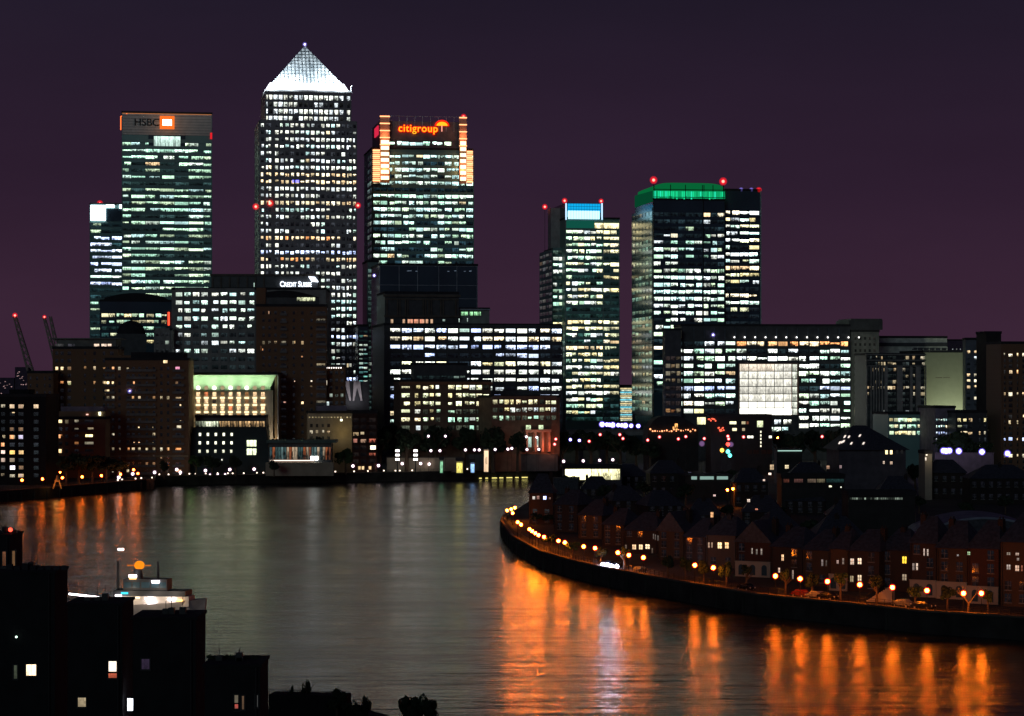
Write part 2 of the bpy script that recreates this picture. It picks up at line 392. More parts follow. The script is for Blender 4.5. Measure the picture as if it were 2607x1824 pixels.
def watermat():
    m = bpy.data.materials.new('river_water'); m.use_nodes = True; t = m.node_tree; L = t.links
    b = t.nodes['Principled BSDF']; b.inputs['Base Color'].default_value = (0.005, 0.009, 0.018, 1)
    b.inputs['Roughness'].default_value = 0.20; b.inputs['IOR'].default_value = 1.33
    b.inputs['Specular IOR Level'].default_value = 0.5; b.inputs['Specular Tint'].default_value = (0.90, 0.87, 1.0, 1)
    co = N(t, 'ShaderNodeTexCoord')
    def noise(sc, det=3):
        mp = N(t, 'ShaderNodeMapping'); mp.inputs['Scale'].default_value = sc; mp.inputs['Rotation'].default_value = (0, 0, R(5))
        L.new(co.outputs['Object'], mp.inputs[0])
        nz = N(t, 'ShaderNodeTexNoise'); nz.inputs['Scale'].default_value = 1.0; nz.inputs['Detail'].default_value = det; L.new(mp.outputs[0], nz.inputs['Vector'])
        return nz.outputs['Fac']
    def mm(op, a, b_):
        n = N(t, 'ShaderNodeMath', operation=op)
        for i, v in enumerate((a, b_)):
            if isinstance(v, (int, float)): n.inputs[i].default_value = v
            else: L.new(v, n.inputs[i])
        return n.outputs[0]
    h = mm('ADD', mm('MULTIPLY', noise((.28, 1.0, 1)), 1.0), mm('MULTIPLY', noise((.05, .22, 1), 4), 4.2))
    a2 = N(t, 'ShaderNodeMath', operation='ADD'); L.new(h, a2.inputs[0]); L.new(mm('MULTIPLY', noise((.8, 2.4, 1)), .75), a2.inputs[1])
    patch = mm('ADD', mm('MULTIPLY', noise((.012, .05, 1), 5), .6), mm('MULTIPLY', noise((.03, .3, 1), 4), .4))     # gusts: smoother and rougher streaks
    mr = N(t, 'ShaderNodeMapRange'); L.new(patch, mr.inputs[0]); mr.inputs[1].default_value = .38; mr.inputs[2].default_value = .62; mr.inputs[3].default_value = .13; mr.inputs[4].default_value = .25
    L.new(mr.outputs[0], b.inputs['Roughness'])
    b.inputs['Anisotropic'].default_value = 0.94           # swell: the wave faces tip more across the stream than along the view
    tn = N(t, 'ShaderNodeTangent'); tn.direction_type = 'UV_MAP'; tn.uv_map = 'UVMap'; L.new(tn.outputs[0], b.inputs['Tangent'])
    bp = N(t, 'ShaderNodeBump'); bp.inputs['Strength'].default_value = 0.5; bp.inputs['Distance'].default_value = 0.14
    L.new(a2.outputs[0], bp.inputs['Height']); L.new(bp.outputs[0], b.inputs['Normal'])
    return m
g = MB(); g.v = [(-9000, -300, WZ), (9000, -300, WZ), (9000, 3000, WZ), (-9000, 3000, WZ)]; g.f = [(0, 1, 2, 3)]
water = g.build('river_water', watermat()); tag(water, kind='structure')
ul = water.data.uv_layers.new(name='UVMap')
for li, c in enumerate(((0, 0), (1, 0), (1, 1), (0, 1))): ul.data[li].uv = c

def offset(pts, d):
    """polyline moved sideways to its left (seen walking along it)"""
    o = []
    for i, p in enumerate(pts):
        a = Vector(pts[max(0, i-1)]); b = Vector(pts[min(len(pts) - 1, i + 1)]); t = (b - a).normalized()
        o.append((p[0] - t.y * d, p[1] + t.x * d))
    return o
def ribbon(mb, pts, d0, d1, z0, z1):
    A, B_ = offset(pts, d0), offset(pts, d1)
    for i in range(len(pts) - 1):
        mb.hexa([(*A[i], z0), (*A[i+1], z0), (*B_[i+1], z0), (*B_[i], z0)], [(*A[i], z1), (*A[i+1], z1), (*B_[i+1], z1), (*B_[i], z1)])
    return mb
def river_wall(pts, label, rail=True):
    root = empty('river_wall', (*pts[0], 0)); tag(root, label, 'river wall')
    def loc(ps): return [(x - pts[0][0], y - pts[0][1]) for x, y in ps]
    P = loc(pts)
    ribbon(MB(), P, -0.35, 0.9, -2, GZ + .35).build('wall', quaymat, root)
    ribbon(MB(), P, -0.55, 1.05, GZ + .352, GZ + .7).build('coping', coping, root)
    f = MB()                                            # timber fenders down the wall
    tot = 0
    for i in range(len(P) - 1):
        a, b = Vector(P[i]), Vector(P[i+1]); n = max(1, int((b - a).length / 9)); t = (b - a).normalized(); nr = Vector((t.y, -t.x))
        for k in range(n):
            p = a + (b - a) * (k + .5) / n + nr * .55
            f.box(p.x - .18, p.x + .18, p.y - .18, p.y + .18, -1.5, GZ - .5)
    f.build('fender', quaymat, root)
    if rail:
        r = empty('railing', (*pts[0], GZ + .7)); tag(r, 'black iron railing on ' + ('the long far quay wall' if 'far' in label else 'the curved river wall by the orange lamps'), 'railing')
        pm, rm = MB(), MB()
        Q = offset(P, 0.25)
        for i in range(len(Q) - 1):
            a, b = Vector(Q[i]), Vector(Q[i+1]); n = max(1, int((b - a).length / 2.2))
            for k in range(n):
                p = a + (b - a) * k / n; pm.box(p.x - .04, p.x + .04, p.y - .04, p.y + .04, 0, 1.1)
            for z in (.35, .7, 1.08): rm.tube((a.x, a.y, z), (b.x, b.y, z), .035, n=5)
        o = pm.build('post', iron, r); o['kind'] = 'stuff'; rm.build('rail', iron, r)
    return root
river_wall(far_bank, 'long dark quay wall of the far river bank')
river_wall(right_bank, 'curved dark river wall below the row of orange lamps')
tag(ribbon(MB(), right_bank[3:], 1.1, 6.0, GZ + .004, GZ + .05).build('promenade', paving), kind='structure')
tag(ribbon(MB(), right_bank[3:], 6.15, 12.5, GZ + .004, GZ + .03).build('road', asphalt), kind='structure')
tag(ribbon(MB(), far_bank, 1.1, 9.0, GZ + .004, GZ + .05).build('promenade', paving), kind='structure')
tag(ribbon(MB(), [wp(960, 672), wp(1250, 690), wp(1500, 700), wp(1900, 700), wp(2600, 680)], 0, 10, GZ + .004, GZ + .03).build('road', asphalt), kind='structure')

# ================================================================== THE TOWERS
# -- 1 slim tower at the far left
b = Bld('office_tower', 'slim glass tower with a glaring white sign at its top, leftmost of the towers', 'tower', 229, 420, 1580, 521, 46, tealglass, dim=(0.02, 0.045, 0.05))
b.grid('front', (230, 312, 3, .95), 573, 16.6, "3g 4g 8b 7b 6b 7b 7b 7b 8c 8b 5c 2c 6g 1g 4g 1g 1g 5b", 0.55, 'cb', lv=2.4, pier=.2, dimc=(0.01, .03, .035))
m_sign = emi('white_sign_face', (0.80, 0.93, 1.0), 5)
b.pbox('sign_panel', 231, 269, 523, 562, m_sign, -1.2, .2); b.pbox('light_strip', 270, 291, 522, 529, m_sign, -1.0, .2); b.pbox('light_strip', 304, 311, 522, 531, m_sign, -1.0, .2)
b.pbox('crown_panel', 270, 309, 532, 564, darkglass, -.5, .2)
b.beacon(254, 517, 2.4, 6)
b.finish()

# -- 2 square tower with the dark lettering and orange emblem
b = Bld('office_tower', 'tall square teal glass tower with dark lettering and an orange emblem', 'tower', 310, 540, 1480, 288, 52, tealglass, dim=(0.016, 0.034, 0.034))
hs = [312, 334, 370, 407, 444, 480, 518, 538]
b.grid('front', [(hs[i] + .6, hs[i+1] - .6) for i in range(7)], 366.5, 16.72, "8 9 9 6 4 4 3 2 5 5 6 5 6 5 4 4 7 4 7 6 4 9 9 3 1 1 0 0 0 0", 0.52, 'cgg', lv=1.9, pier=.25, band=.35, blk=1.1, dimc=(.015, .034, .034))
crown = mat('crown_cladding', (0.60, 0.56, 0.50), .6, .1, .1)
b.pbox('crown', 311.5, 538.5, 289, 343, crown, -.5, .05)
m = MB()
for k in range(7):
    z = b.lz(295 + k * 7.2); m.box(.6, b.W - .6, -.56, -.45, z, z + .18)
m.build('crown_joint', darkstone, b.root)
for (p, q, s_) in ((392, 407, 1.5), (408, 443, 1.7), (444, 459, 1.5)): b.cell('front', b.lx(p), b.lx(q), b.lz(371), b.lz(346), [x * s_ * .72 for x in (.72, 1, .88)], None, .7, .35, 0, -.36)
b.pbox('crown_recess', 378, 472, 344, 372, darkglass, -.33, .05)
txt_dark = mat('dark_letter_metal', (0.02, 0.02, 0.02), .5)
xc = b.lx(374); t = text(b.root, 'HSBC', 6.3, (xc, -.75, b.lz(312)), txt_dark, extr=.2, spacing=1.0, off=.02)
em = b.pbox('emblem_panel', 407, 444, 296, 329, emi('orange_emblem', (1.0, 0.17, 0.02), 1.1), -.8, 0)
em2 = b.pbox('emblem_light', 414, 437, 305, 320, emi('emblem_white', (1.0, 0.85, 0.6), 7), -1.0, 0)
lamp('POINT', 'emblem_lamp', b.root, (b.lx(425), -9, b.lz(312)), 700, (1, .42, .15), 2)
orng = emi('orange_neon', (1.0, 0.16, 0.03), 2.2)
m = MB(); m.tube((-.6, 3, b.lz(330)), (-.6, 3, b.lz(296)), .28); m.tube((-.6, 3, b.lz(296)), (3.2, -.6, b.lz(289.5)), .28); m.build('neon_tube', orng, b.root)
m = MB().tube((.3, -.7, b.lz(289)), (b.W - .3, -.7, b.lz(289)), .14).build('neon_edge', emi('dim_orange_edge', (1, .35, .12), .55), b.root)
b.box('neon_marker', b.W - 1.2, b.W, -.6, 0, b.lz(351), b.lz(335), emi('red_marker', (1, .02, .03), .8))
b.finish()

# -- 3 pyramid-topped tower
b = Bld('office_tower', 'tallest tower, steel clad with a floodlit glass pyramid on top', 'tower', 662, 908, 1378, 312, 52, steelclad, dim=(0.012, 0.012, 0.014))
colsC = [(700.5 + 13.02 * i, 709 + 13.02 * i) for i in range(14)]
left3 = [(664.5, 671.5), (677.5, 682), (684, 690)]; right3 = [(883, 887), (889, 895), (899, 906)]
toks = "6 6 7n 9 5 7 8 9w 9w 8n 4n 7w 5 5 6 6 8ow 3 9b 5wo 7 4 5 5 8 6c 8c 7c 6n 2n 9b 4 1 2 2 2 6b 2 5w 1 0"
b.grid('front', left3 + colsC + right3, 318.5, 18.0, toks, .60, 'nnnc', lv=2.3, pier=.5, band=.35, blk=.8, dimc=(.016, .018, .022))
b.grid('left', (662, 649, 3, .5), 318, 18.0, "0 1 0 1 1 0 1 0 0 1 0 0 2b 2b 1 0 1 0 0 0 0 1 2t 0 0 0 0 0 0 0 0", .6, 'c', lv=.25, pier=.4, band=.35)
# upper block, set back
ux0, ux1 = b.lx(676), b.lx(894); uz1 = b.lz(226, 4)
b.box('upper_block', ux0, ux1, 3, 49, b.H, uz1, steelclad)
yb = 3
def uppx(px): # local x of a px on the upper block's front plane
    t = (px - CX) / F; cr, sr = math.cos(b.rot), math.sin(b.rot)
    X0 = b.X - 3 * sr; Y0 = b.Y + 3 * cr
    return (t * Y0 - X0) / (cr - t * sr)
ucols = [(uppx(678 + 14.3 * 0), uppx(682))] + [(uppx(684 + 12.9 * i), uppx(693 + 12.9 * i)) for i in range(15)] + [(uppx(883), uppx(891))]
upz = 18.0 * b.Y / F; z0c = b.lz(246, 4)
for r, tk in enumerate("9 3 8 8 ".split()):
    lvl = int(tk[0]); zc = z0c - r * upz; sd_ = rnd.uniform(0, 500)
    for a0, a1 in ucols:
        lit = rnd.random() < lvl / 9
        k_ = (1.9 if lit else .02) * rnd.choice((.6, 1, 1.3)); c = [x * k_ for x in rnd.choice(PAL['n'])]
        b.cell('front', a0, a1, zc - 1.25, zc + 1.25, c, sd_, 1, .8, 0, 3)
for r in range(6):
    zc = z0c + upz * (.5 - r)
    if zc + .75 < uz1: b.fr.box(ux0 - .2, ux1 + .2, 3 - .35, 3.05, zc - .7, zc + .7)
for i in range(len(ucols) + 1):
    e = (ucols[0][0] - .4) if i == 0 else (ucols[-1][1] + .4) if i == len(ucols) else .5 * (ucols[i-1][1] + ucols[i][0])
    b.fr.box(e - .38, e + .38, 2.5, 3.05, b.H, uz1 - 3)
# pyramid
px0, px1 = ux0 + .6, ux1 - 1.0; py0, py1 = 3.8, 48.2; zb_ = uz1; za = b.lz(117, 25)
cxm, cym = (px0 + px1) / 2, (py0 + py1) / 2
za = CZ - (117 - HY) / F * (b.Y + cxm * math.sin(b.rot) + cym * math.cos(b.rot)) - b.zb
pyr = mat('pyramid_steel_louvre', (0.62, 0.70, 0.74), .4, .1, .55, .22)
zg = zb_ + 4.2
k0 = 4.2 / (za - zb_)
m = MB(); m.v = [(px0, py0, zb_), (px1, py0, zb_), (px1, py1, zb_), (px0, py1, zb_), (cxm, cym, za)]; m.f = [(0, 1, 4), (1, 2, 4), (2, 3, 4), (3, 0, 4), (3, 2, 1, 0)]
m.build('pyramid_roof', pyr, b.root)
m = MB()
ribm = mat('pyramid_rib', (0.10, 0.12, 0.13), .5, .3)
for i in range(1, 22):                                   # vertical ribs over the front and left slopes
    f_ = i / 22; x = px0 + (px1 - px0) * f_
    tt = 1 - abs(2 * f_ - 1)
    m.tube((x, py0 - .15, zb_ + .2), (x + (cxm - x) * 0, py0 + (cym - py0) * tt - .15, zb_ + (za - zb_) * tt - .2), .22, n=4)
    y = py0 + (py1 - py0) * f_
    m.tube((px0 - .15, y, zb_ + .2), (px0 + (cxm - px0) * tt - .15, y, zb_ + (za - zb_) * tt - .2), .16, n=4)
for j in range(1, 14):
    f_ = j / 14; z = zb_ + (za - zb_) * f_
    xl, xr = px0 + (cxm - px0) * f_, px1 + (cxm - px1) * f_; yy = py0 + (cym - py0) * f_ - .12; yz = py1 + (cym - py1) * f_
    m.tube((xl, yy, z), (xr, yy, z), .09, n=4); m.tube((xl - .1, yy, z), (xl - .1, yz, z), .09, n=4)
m.build('pyramid_rib', ribm, b.root)
bl = emi('pyramid_base_light', (0.86, 0.90, 1.0), 3.0, True)
m = MB()
zt_ = zb_ + 4.3; sh = (cym - py0) * k0
m.hexa([(px0 + .3, py0 - .35, zb_ + .1), (px1 - .3, py0 - .35, zb_ + .1), (px1 - .3, py0 - .1, zb_ + .1), (px0 + .3, py0 - .1, zb_ + .1)],
       [(px0 + 2.6, py0 + sh - .45, zt_), (px1 - 2.6, py0 + sh - .45, zt_), (px1 - 2.6, py0 + sh - .2, zt_), (px0 + 2.6, py0 + sh - .2, zt_)])
m.build('base_light_band', bl, b.root)
m = MB().hexa([(px0 - .35, py0 + .3, zb_ + .1), (px0 - .1, py0 + .3, zb_ + .1), (px0 - .1, py1, zb_ + .1), (px0 - .35, py1, zb_ + .1)],
       [(px0 + 2.3, py0 + 2.6, zt_), (px0 + 2.5, py0 + 2.6, zt_), (px0 + 2.5, py1 - 2, zt_), (px0 + 2.3, py1 - 2, zt_)])
m.build('base_light_band', bl, b.root)
for fx_, e in ((.07, 15000), (.30, 8000), (.70, 8000), (.92, 15000)):
    lamp('AREA', 'pyramid_floodlight', b.root, (px0 + (px1 - px0) * fx_, py0 - 7, zb_ + 2.6), e * 1.5, (.80, .92, 1.0), 5, 2, (R(148), 0, 0))
lamp('AREA', 'pyramid_floodlight', b.root, (px0 - 6, cym - 8, zb_ + 2), 12000, (.80, .92, 1.0), 12, 2, (R(148), 0, R(-90)))
beacon(b.root, (cxm, cym, za + .8), 1.5, 'violet', za - .5)
m = MB().tube((px1 + 1.6, 4, zb_ - 1), (px1 + 1.0, 4, zb_ + 2.4), .4, .2); m.tube((px1 + 1.0, 4, zb_ + 2.4), (px1 + 2.0, 4, zb_ + 3.0), .2, .15)
m.build('roof_crane', mat('pale_steel', (.5, .52, .55), .5), b.root)
beacon(b.root, (b.lx(651), -1, b.lz(527)), 2.2); beacon(b.root, (b.lx(688), -1.5, b.lz(518)), 2.2); beacon(b.root, (b.lx(911), -1, b.lz(521)), 2.0)
m = MB()
m.tube((b.lx(651), -1, b.lz(527)), (1, .5, b.lz(527)), .2); m.tube((b.lx(911), -1, b.lz(521)), (b.W - 1, .5, b.lz(521)), .2); m.tube((b.lx(688), -1.5, b.lz(518)), (b.lx(688), .3, b.lz(518)), .2)
m.build('beacon_arm', iron, b.root)
b.cell('front', b.lx(744), b.lx(763), b.lz(464), b.lz(457), [.5, .45, 3.2], None, .3, 1, 0, -.05)
b.finish(steelclad)

# -- 4 tower with the red and yellow lettering
b = Bld('office_tower', 'glass tower with orange floodlit corners and red and yellow lettering with an arc', 'tower', 947, 1204, 1450, 380, 48, tealglass, dim=(0.010, 0.025, 0.03))
cols = [(1206 - 256 + 18.2 * i + 1, 1206 - 256 + 18.2 * (i + 1) - 1) for i in range(14)]
b.grid('front', cols, 398, 16.9, "8c 6c 8c 3c 9c 1w 8 8 8 6 8 6 7 7 6 7 3 5 0 0 0 0", .60, 'ccg', lv=2.2, pier=.2, band=.3, blk=.9, dimc=(.008, .022, .03))
b.grid('left', (947, 936, 2, .9), 398, 16.9, "0 1 1 1 1 1 1 0 1 0 1 1 1 0 1 1 0 1 1 0 1 0 1 0 0 1 0 1 0 0 0 1 0 0 0 0 0 1 0 1", .7, 'c', lv=.5, pier=.15, band=.2, dimc=(.02, .04, .04))
tx0, tx1 = b.lx(967), b.lx(1187); tz = b.lz(294, 2)
b.box('upper_block', tx0, tx1, 2.5, 45, b.H, tz - 3.0, mat('crown_dark_glass', (.17, .14, .15), .5, 0))
b.grid('front', [(c0, c1) for c0, c1 in [(989 + 18 * i, 1005.5 + 18 * i) for i in range(9)]], 363, 16.9, "9", .65, 'cg', lv=2.6, pier=0, band=0, frame=False)
for c in range(len(b.cells) - 9, len(b.cells)): b.cells[c] = b.cells[c][:10] + (2.5, None)
m = MB()
for i in range(11):
    x = tx0 + (tx1 - tx0) * (i + .5) / 11; m.box(x - .12, x + .12, 2.2, 2.5, tz - 9, tz)
m.tube((tx0, 2.3, tz), (tx1, 2.3, tz), .1); m.build('parapet_fin', mat('pale_steel', (.5, .52, .55)), b.root)
terra = mat('corner_cladding', (0.55, 0.30, 0.22), .6, .1, .15)
strip = emi('orange_light_strip', (1.0, 0.42, 0.18), 2.4); hot = emi('hot_light_strip', (1.0, 0.72, 0.38), 3.0)
def corner(p0, p1, q1, side):
    a0, a1, a2 = b.lx(p0), b.lx(p1), b.lx(q1)
    z0, z1 = b.lz(466), b.lz(380)
    MB().box(min(a0, a1), max(a0, a1), -1.6, 1.5, z0, tz).build('corner_pier', terra, b.root)
    s_ = MB()
    for k in range(5): s_.box(min(a0, a1) - .15, max(a0, a1) + .15, -2.0, -1.55, b.lz(297 + 18 * k) - .3, b.lz(297 + 18 * k) + .3)
    s_.build('light_strip', strip, b.root)
    s_ = MB(); h_ = MB(); o0, o1 = min(a0, a2), max(a0, a2)
    for k in range(16):
        zz = b.lz(384 + 5.1 * k); w_ = .24 if k % 3 else .5
        if rnd.random() < .9: s_.box(o0 + .1, o1 - .1, -2.1, -1.55 if k % 2 else -1.5, zz - w_, zz + w_)
    s_.build('light_strip', strip, b.root)
    for k in range(7):
        zz = b.lz(362 + 15.2 * k); h_.box(min(a0, a1) + .5, max(a0, a1) - .4, -1.9, -1.5, zz - 1.1, zz + 1.0)
    h_.build('lit_panel', hot, b.root)
    MB().box(min(a0, a2) + .3, max(a0, a2) - .3, -1.5, 0, z0, z1).build('corner_pier', terra, b.root)
    lamp('POINT', 'corner_floodlight', b.root, ((a0 + a1) / 2, -4.5, b.lz(430)), 2200, (1, .45, .18), 1.5)
    lamp('POINT', 'corner_floodlight', b.root, ((a0 + a1) / 2, -4.5, b.lz(345)), 1100, (1, .35, .14), 1.5)
corner(967, 991, 948, 0); corner(1187, 1169, 1203, 1)
sx = b.lx(1071)
redm = emi('red_sign_face', (1.0, 0.02, 0.004), 1.3); yel = emi('yellow_sign_face', (1.0, 0.40, 0.015), 1.6)
text(b.root, 'citigroup', 6.1, (b.lx(1065), 1.35, b.lz(325.5)), redm, extr=.1, off=.42, spacing=1.10, sx=.98)
text(b.root, 'citigroup', 6.1, (b.lx(1065), .95, b.lz(325.5)), yel, extr=.1, off=.02, spacing=1.10, sx=.98)
def arc(px, py, rw, rh, m, y, th):
    q = MB(); c = b.lx(px); z = b.lz(py); P = []
    for k in range(13):
        t_ = math.pi * k / 12; P.append((c - math.cos(t_) * rw, z + math.sin(t_) * rh))
    n = len(P); i = 0
    q.v = [(x, y, zz) for x, zz in P] + [(x, y + th, zz) for x, zz in P]; q.f = [tuple(range(n)), tuple(reversed(range(n, 2 * n)))] + [(k, n + k, n + (k + 1) % n, (k + 1) % n) for k in range(n)]
    return q.build('sign_arc', m, b.root)
arc(1126, 318, 4.4, 3.7, redm, 1.2, .2); arc(1126, 317.2, 3.3, 2.3, yel, .8, .2)
m = MB().tube((b.lx(1125.5), 1.0, b.lz(317)), (b.lx(1125.5), 1.0, b.lz(332)), .28); m.build('sign_stem', emi('pink_sign', (1, .35, .25), 1.5), b.root)
m = MB().box(tx0 - .9, tx0 - .3, 4, 24, b.lz(341), b.lz(318)); m.build('side_sign', emi('pink_side_sign', (1.0, .03, .09), .7), b.root)
beacon(b.root, (b.lx(1181), 1.5, b.lz(293)), 2.0, 'red', tz - 1)
b.finish()

# -- 5 dark glass block in front of it
b = Bld('office_block', 'dark unlit glass block with thin pale grid lines below the red lettered tower', 'building', 966, 1216, 1340, 676, 45, darkglass)
m = MB(); pg = mat('pale_grid_steel', (.45, .5, .55), .5)
for px in (967, 1016, 1063, 1117, 1163, 1214.5): m.box(b.lx(px) - .12, b.lx(px) + .12, -.35, 0, b.lz(1000), b.H)
for py in (677, 726, 760, 800, 840, 880, 920): m.box(0, b.W, -.28, 0, b.lz(py) - .1, b.lz(py) + .1)
m.build('grid_fin', pg, b.root)
b.pbox('edge_fin', 963, 967, 790, 1050, mat('pale_green_steel', (.42, .55, .52), .4), -1.4, 2)
b.grid('front', (1166, 1214, 4), 800, 16.9, "0 0", .6, 'c', frame=False)
for px, py in ((956, 700),): beacon(b.root, (b.lx(953), .5, b.lz(702)), 1.3, 'violet')
for k in range(9): b.win(rnd.uniform(1030, 1200), 691 + rnd.uniform(-1, 1), 5, 1.6, [.12, .16, .22])
b.finish(nmax=60)
# narrow glass slab left of it
b = Bld('office_tower', 'narrow pale teal glass slab standing left of the dark glass block', 'tower', 936, 964, 1400, 668, 30, mat('pale_teal_glass', (.20, .30, .28), .3, .1), dim=(.035, .06, .055))
b.grid('front', (937, 963, 3, .9), 690, 14, "2 3 1 2 2 1 3 1 2 1 4 1 0 1 1 2 1 1 2 2 2 3 1 3 1 0 1 0", .7, 'cg', lv=1.0, pier=.15, band=.2, dimc=(.03, .055, .05))
b.finish(nmax=60)

# -- 6 big office block with lit storeys
b = Bld('office_block', 'wide dark office block with long rows of white lit windows behind the riverside trees', 'building', 978, 1428, 1240, 829, 60, darkstone, dim=(.008, .014, .02))
cl = [(994 + 29.35 * i, 1018.5 + 29.35 * i) for i in range(15)]
b.grid('front', cl, 842, 21.1, "7 8wn 6b 4b 7ny 8n 6n 6 5 4 3 2", .58, 'nncb', lv=2.6, pier=.5, band=.4, blk=1.0, dimc=(.006, .01, .014))
b.finish()
# attic pavilion on that block: its own setback storeys
b2 = Bld('office_block', 'dark classical attic block with pillars and a row of pinkish curtained windows', 'building', 980, 1168, 1252, 748, 40, darkstone, zb=GZ)
m = MB()
for px in (985, 1012, 1018, 1032, 1038, 1077, 1083, 1092, 1098, 1122, 1128, 1160): m.box(b2.lx(px - 1.6), b2.lx(px + 1.6), -.9, 0, b2.lz(803), b2.lz(760))
m.box(-.8, b2.W + .8, -1.4, 1, b2.lz(756), b2.lz(750)); m.box(-.5, b2.W + .5, -1.1, 0, b2.lz(808), b2.lz(803)); m.box(0, b2.W, -.6, 0, b2.lz(764), b2.lz(760))
m.build('colonnade', mat('dark_bronze_stone', (.12, .10, .08), .7), b2.root)
for px in (998, 1028, 1041, 1048, 1057, 1062, 1072, 1077, 1087, 1099): b2.win(px, 820, 6, 13, [.9 * rnd.uniform(.5, 1.2), .42, .26], pat=.5)
for px in (969, 975): pass
b2.win(1130, 816, 6, 5, [.4, .55, .5])
b2.finish()
b3 = Bld('rooftop_pavilion', 'small flat roofed glass rooftop room lit green inside', 'building', 1166, 1246, 1262, 789, 18, mat('pale_render', (.3, .32, .3), .7), zb=GZ)
b3.pbox('canopy', 1164, 1248, 787, 790, pg, -1.5, 3)
for px in (1178, 1187, 1200, 1211, 1220): b3.win(px, 799, 8, 9, [.45, 1.0, .5], pat=.9)
b3.win(1169, 816, 2, 9, [.7, .9, .8]); b3.win(1190, 815, 2, 9, [.7, .9, .8]); b3.finish()

# -- 7 brown lower office in front
b = Bld('office_block', 'low brown stone office with an orange cornice and yellow lit windows behind the trees', 'building', 1020, 1250, 1130, 973, 30, mat('brown_stone', (.20, .12, .08), .8), dim=(.02, .025, .02))
cl = [(1022, 1043), (1056, 1070), (1077, 1090), (1094, 1104), (1109, 1121), (1141, 1157)] + [(1161 + 17.3 * i, 1175 + 17.3 * i) for i in range(5)]
b.grid('front', cl, 987, 20.6, "7 7y 8y 3 7 2", .62, 'gyn', lv=2.0, pier=.5, band=.4, blk=.7, dimc=(.03, .035, .025))
b.box('cornice', -.8, b.W + .8, -1.2, 0, b.H - 1.2, b.H + .02, mat('orange_cornice', (.28, .12, .06), .7))
b.finish()
b = Bld('office_block', 'curved brown stone office wing with yellowish lit windows and a red lit arched entrance', 'building', 1252, 1425, 1120, 1013, 30, mat('brown_stone', (.20, .12, .08), .8), rot=22, dim=(.02, .025, .02))
cl = [(1254 + 14.9 * i, 1266 + 14.9 * i) for i in range(11)]
b.grid('front', cl, 1024, 20.6, "6y 6yn 5g", .62, 'gyn', lv=2.0, pier=.5, band=.4, blk=.7, dimc=(.03, .035, .025))
ent = mat('salmon_portico_stone', (.55, .28, .20), .8)
for p in (1334, 1356, 1374, 1391): b.pbox('portico_pillar', p, p + 5, 1100, 1150, ent, -2.6, 0)
b.pbox('portico_beam', 1332, 1398, 1094, 1101, ent, -2.8, 0)
for p in (1345, 1377): b.win(p, 1089, 12, 12, [.8, 1.0, .6], base=-.1)
for p, q in ((1348, 1.2), (1366, .8), (1380, .5)): b.win(p, 1126, 9, 26, [.5 * q, .7 * q, .6 * q], base=-.1)
lamp('POINT', 'portico_lamp', b.root, (b.lx(1385), -7, b.lz(1140)), 1300, (1, .25, .12), .8)
lamp('POINT', 'portico_lamp', b.root, (b.lx(1345), -9, b.lz(1115)), 500, (1, .75, .6), .8)
b.finish()
b = Bld('office_block', 'dark setback top storey above the low brown office', 'building', 1055, 1190, 1160, 930, 15, darkstone)
b.grid('front', (1060, 1185, 8), 961, 14, "1", .6, 'c', lv=.5); b.finish()

# -- 8 tower with blue lit crown
b = Bld('office_tower', 'teal glass tower with a bright cyan and white lit crown panel', 'tower', 1440, 1577, 1480, 558, 46, tealglass, dim=(.014, .035, .032))
cw = [(1441 + 15.6 * i, 1455.6 + 15.6 * i) for i in range(6)]
tk = "8 8 8 8 7 8 9 6 6 8 7 6 3t 1t 9y 8y 6 6 7w 7y 7 7 7 7 9y 9n 7 4 4 2"
b.grid('front', cw, 591, 16.42, tk, .62, 'gny', lv=2.4, pier=.2, band=.3, blk=.8, dimc=(.012, .04, .035))
b.grid('front', [(1537, 1552), (1554, 1575)], 591, 16.42, "6y 7y 6y 6y 5y 7y 7y 5y 5y 6y 5y 5y 0 0 6y 3y 4 5w 5y 4 4 5 5 4 8y 8 7 4 3 2", .62, 'yyn', lv=2.2, pier=.2, band=.3, blk=.8, dimc=(.01, .03, .03))
b.cell('front', b.lx(1514), b.lx(1575), b.lz(581), b.lz(568), [2.0, 1.7, .9], None, .8, 1, 0, -.35)
lz_ = b.lz(517, 0)
b.box('crown_block', 0, b.lx(1536), 1, 40, b.H, lz_, darkglass)
b.pbox('crown_sign_band', 1446, 1528, 519, 541, emi('cyan_crown', (0.005, 0.40, 0.80), 1.1), -.5, 1)
b.pbox('crown_sign_light', 1446, 1526, 537, 558, emi('cyan_white_crown', (0.42, 0.86, 1.0), 1.9), -.7, 1)
for p in (1439.5, 1531): b.pbox('crown_light_post', p, p + 2.6, 518, 560, emi('blue_white_post', (.5, .75, 1.0), 1.6), -.9, 0)
b.pbox('green_band', 1441, 1512, 562, 581, emi('dim_green_band', (.006, .10, .07), .8), -.45, 0)
m = MB()
for k in range(1, 12): x = b.lx(1446 + 82 * k / 12); m.box(x - .06, x + .06, -.85, -.7, b.lz(558), b.lz(519))
for py in (526, 533): m.box(b.lx(1446), b.lx(1528), -.6, -.5, b.lz(py) - .1, b.lz(py) + .1)
m.build('crown_mullion', darkglass, b.root)
b.beacon(1439, 511, 2.0, 2, z0=lz_); b.beacon(1532, 512, 1.8, 2, z0=lz_)
m = MB()
for px in (1440.5, 1535.5, 1576): m.box(b.lx(px) - .16, b.lx(px) + .16, -.8, 0, 0, b.H)
m.build('corner_mullion', mat('pale_green_steel', (.42, .55, .52), .4), b.root)
b.finish()
sidegl = mat('grey_side_glass', (.38, .39, .37), .6, 0)
bb = Bld('office_tower', 'stepped dim grey flank tower adjoining the cyan crowned tower', 'tower', 1407, 1440, 1492, 637, 30, tealglass, dim=(.03, .05, .04))
